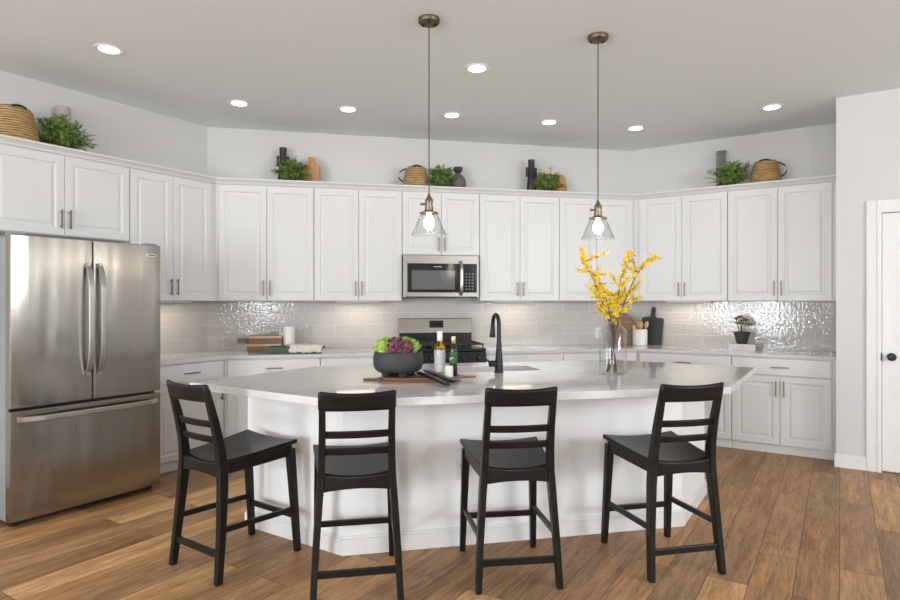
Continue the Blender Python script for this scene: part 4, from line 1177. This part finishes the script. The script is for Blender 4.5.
# ------------------------------------------------------------------ decoration on top of the wall cabinets
TOPZ = 2.5005
def fern(run, u, off, wid, hgt, label, seed, n=46, flowers=False):
    wid *= 1.34; hgt *= 1.0; n = int(n * 1.9)
    r_ = random.Random(seed)
    t = thing('fern_plant', label, 'plant', at(run, u, off, TOPZ), rz(run), 'green plants on top of the cabinets')
    bm = B(); lathe(bm, [(.040, 0), (.046, .003), (.050, .030), (.045, .030), (.043, .024), (.0, .024)], 20); obj('pot', bm, MGREY, t, smooth='auto')
    bm = B()
    for k in range(n):
        az = r_.uniform(0, 2 * pi); el = r_.uniform(-.02, 1.2) if k > n // 3 else r_.uniform(.7, 1.5)
        tgt = Vector((cos(az) * cos(el) * wid / 2, sin(az) * cos(el) * .13, .05 + sin(el) * (hgt - .05) * r_.uniform(.72, 1.0)))
        tgt *= r_.uniform(.78, 1.04); base_p = Vector((tgt.x * .15, tgt.y * .2, .024))
        if tgt.z < .02: tgt.z = .02
        ctl = base_p.lerp(tgt, .5) + Vector((0, 0, .045))
        m_n = 9; prev = None; pts_ = []
        for i in range(m_n + 1):
            s_ = i / m_n; pts_.append((1 - s_) ** 2 * base_p + 2 * s_ * (1 - s_) * ctl + s_ * s_ * tgt)
        tube(bm, pts_, .0014, 4)
        for i in range(1, m_n + 1):
            d = (pts_[i] - pts_[i - 1]).normalized(); sd = d.cross(Vector((r_.uniform(-.4, .4), r_.uniform(-.4, .4), 1))).normalized(); up = sd.cross(d)
            for sg in (-1, 1):
                L_n = r_.uniform(.030, .050) * (1.1 - .5 * i / m_n); w2 = L_n * .25
                ld = (sd * sg * .85 + d * .6 + up * r_.uniform(-.25, .35)).normalized(); wd_ = ld.cross(up).normalized()
                p = pts_[i]
                q_ = [p, p + ld * L_n * .45 + wd_ * w2, p + ld * L_n - up * .006, p + ld * L_n * .45 - wd_ * w2]
                q_ = [Vector((v_.x, v_.y, max(v_.z, .004))) for v_ in q_]
                bm.faces.new([bm.verts.new(v_) for v_ in q_])
    obj('foliage', bm, GRASSM, t)
    if flowers:
        bm = B()
        for k in range(16):
            c_ = Vector((r_.uniform(-.09, .06), r_.uniform(-.10, .02), hgt * r_.uniform(.70, .98))); 
            for q_ in range(2): flower(bm, c_, Vector((r_.gauss(0, .4), -1, r_.gauss(.6, .4))), .020, r_)
        obj('blossoms', bm, mat('cream_petal', (.72, .68, .48), .6), t)
    return t
def basket(run, u, off, w_, h, label, rot_d, handles):
    t = thing('wicker_basket', label, 'basket', at(run, u, off, TOPZ), rz(run) + radians(rot_d), 'baskets on top of the cabinets')
    R0 = w_ / 2; prof_ = []
    n = 44
    for i in range(n + 1):
        s_ = i / n; r_ = R0 * (1.0 - .30 * s_ ** 1.15 - (.10 * ((s_ - .88) / .12) ** 2 if s_ > .88 else 0)); prof_.append((r_ + .0035 * abs(sin(i * pi / 2.0 + .3)), h * s_))
    prof_ = [(R0 * .9, 0)] + prof_ + [(prof_[-1][0] * .92, h + .001), (prof_[-1][0] * .90, h - .02), (R0 * .62, h * .5), (R0 * .8, .012), (0, .011)]
    bm = B(); lathe(bm, prof_, 40); obj('woven_body', bm, WICKER, t, smooth='auto')
    for a_ in handles:
        # loop handle standing off the side: pale cord with dark leather ends
        ca, sa = cos(radians(a_)), sin(radians(a_)); pts_ = []
        for k in range(17):
            tt = k / 16; zz = h * (.30 + .62 * tt)
            rad = R0 * (1.0 - .30 * (zz / h) ** 1.15) + .002 + .062 * sin(pi * tt) ** .8
            pts_.append((rad * ca, rad * sa, zz))
        bm = B(); tube(bm, pts_[5:12], .0045, 8); o = obj('handle', bm, PALEB, t, smooth=True); o['label'] = 'pale cord of the loop handle'
        for q_ in (pts_[:6], pts_[11:]):
            bm = B(); tube(bm, q_, .0065, 8); o2 = obj('handle_end', bm, BLACKM, o, smooth=True); o2['label'] = 'dark leather end of the loop handle'
    bm = B(); pts_ = [(-.045 + .09 * k / 8, -R0 * .63 - .004, h - .010 + .012 * sin(pi * k / 8)) for k in range(9)]; tube(bm, pts_, .008, 8); o = obj('top_handle', bm, BLACKM, t, smooth=True); o['label'] = 'dark strap at the rim'
    return t
def lug_vase(run, u, off, h, label, rot_d):
    t = thing('lug_vase', label, 'vase', at(run, u, off, TOPZ), rz(run) + radians(rot_d), 'tall dark vases on top of the cabinets')
    bm = B(); lathe(bm, [(.050, 0), (.053, .004), (.046, h * .35), (.036, h * .62), (.033, h * .75), (.035, h * .97), (.037, h), (.030, h), (.028, h * .9), (.0, h * .88)], 28); obj('vase_body', bm, DKVASE, t, smooth='auto')
    for s in (-1, 1):
        bm = B(); box(bm, s * .050 - .010, s * .050 + .010, -.011, .011, h * .50, h * .78); box(bm, min(s * .030, s * .045), max(s * .030, s * .045), -.008, .008, h * .52, h * .57); box(bm, min(s * .030, s * .045), max(s * .030, s * .045), -.008, .008, h * .71, h * .76)
        obj('handle', bm, DKVASE, t, bev=.004)
    return t
basket('L', -1.69, .17, .33, .245, 'large woven basket at the far end above the refrigerator', 0, (200,))
fern('L', -1.36, .19, .36, .30, 'bushy green plant above the refrigerator beside a large basket', 21, 54)
bm = B(); lathe(bm, [(.045, 0), (.054, .005), (.056, .25), (.052, .34), (.048, .372), (.042, .372), (.040, .34), (.0, .33)], 28)
tag(place(obj('ceramic_vase', bm, BEIGEV, smooth='auto'), at('L', -1.315, .08, TOPZ)), 'pale beige cylinder vase behind the bushy plant above the refrigerator', 'vase')
lug_vase('B', .715, .10, .36, 'tall dark vase beside a green plant and a wooden bottle-shaped board', 0)
fern('B', .80, .22, .30, .255, 'leafy green plant between the tall dark vase and the bottle-shaped board', 22, 50)
bm = B(); prism_xz(bm, [(-.085, 0), (.085, 0), (.085, .185), (.035, .222), (.032, .225), (.032, .275), (-.032, .275), (-.032, .225), (-.035, .222), (-.085, .185)], -.02, .02)
o = tag(obj('bottle_board', bm, OAK, bev=.006), 'honey-coloured wooden bottle-shaped board beside a green plant', 'board'); place(o, at('B', .985, .13, TOPZ), rz('B') + radians(-16))
basket('B', 2.01, .17, .27, .215, 'woven basket with a loop handle above the microwave, beside a pendant cord', 0, (180,))
fern('B', 2.26, .21, .30, .25, 'spiky green plant between basket and grey jug above the microwave', 23, 50)
jg = thing('round_jug', 'round grey stoneware jug above the microwave cabinet', 'jug', at('B', 2.45, .15, TOPZ), rz('B'))
bm = B(); lathe(bm, [(.050, 0), (.066, .012), (.082, .05), (.085, .085), (.074, .125), (.048, .155), (.030, .168), (.027, .180), (.0, .180)], 32); obj('jug_body', bm, JUGG, jg, smooth=True)
bm = B(); lathe(bm, [(.028, .176), (.030, .190), (.046, .205), (.049, .235), (.044, .240), (.036, .236), (.030, .205), (.0, .20)], 28); obj('rim', bm, MGREY, jg, smooth='auto')
lug_vase('B', 3.25, .13, .36, 'tall dark vase with two lugs beside the plant with cream flowers', 0)
fern('B', 3.40, .21, .30, .255, 'green plant with cream flowers beside the lugged dark vase', 24, 50, True)
bm = B(); lathe(bm, [(.05, 0), (.066, .01), (.075, .07), (.070, .13), (.055, .18), (.040, .205), (.0, .21)], 28)
tag(place(obj('wooden_ornament', bm, OAK, smooth=True), at('B', 3.57, .13, TOPZ)), 'rounded honey-coloured wooden ornament behind the plant with cream flowers', 'ornament')
bm = B(); lathe(bm, [(.044, 0), (.050, .004), (.050, .395), (.047, .398), (.045, .395), (.045, .012), (.0, .010)], 28)
tag(place(obj('glass_cylinder', bm, SMOKE, smooth='auto'), at('R', .955, .09, TOPZ)), 'tall smoked grey glass cylinder vase behind a spiky plant', 'vase')
fern('R', 1.06, .22, .38, .275, 'spiky green plant beside the basket near the pantry wall', 25, 54)
basket('R', 1.365, .17, .285, .225, 'woven basket with a loop handle near the pantry wall', 0, (0,))
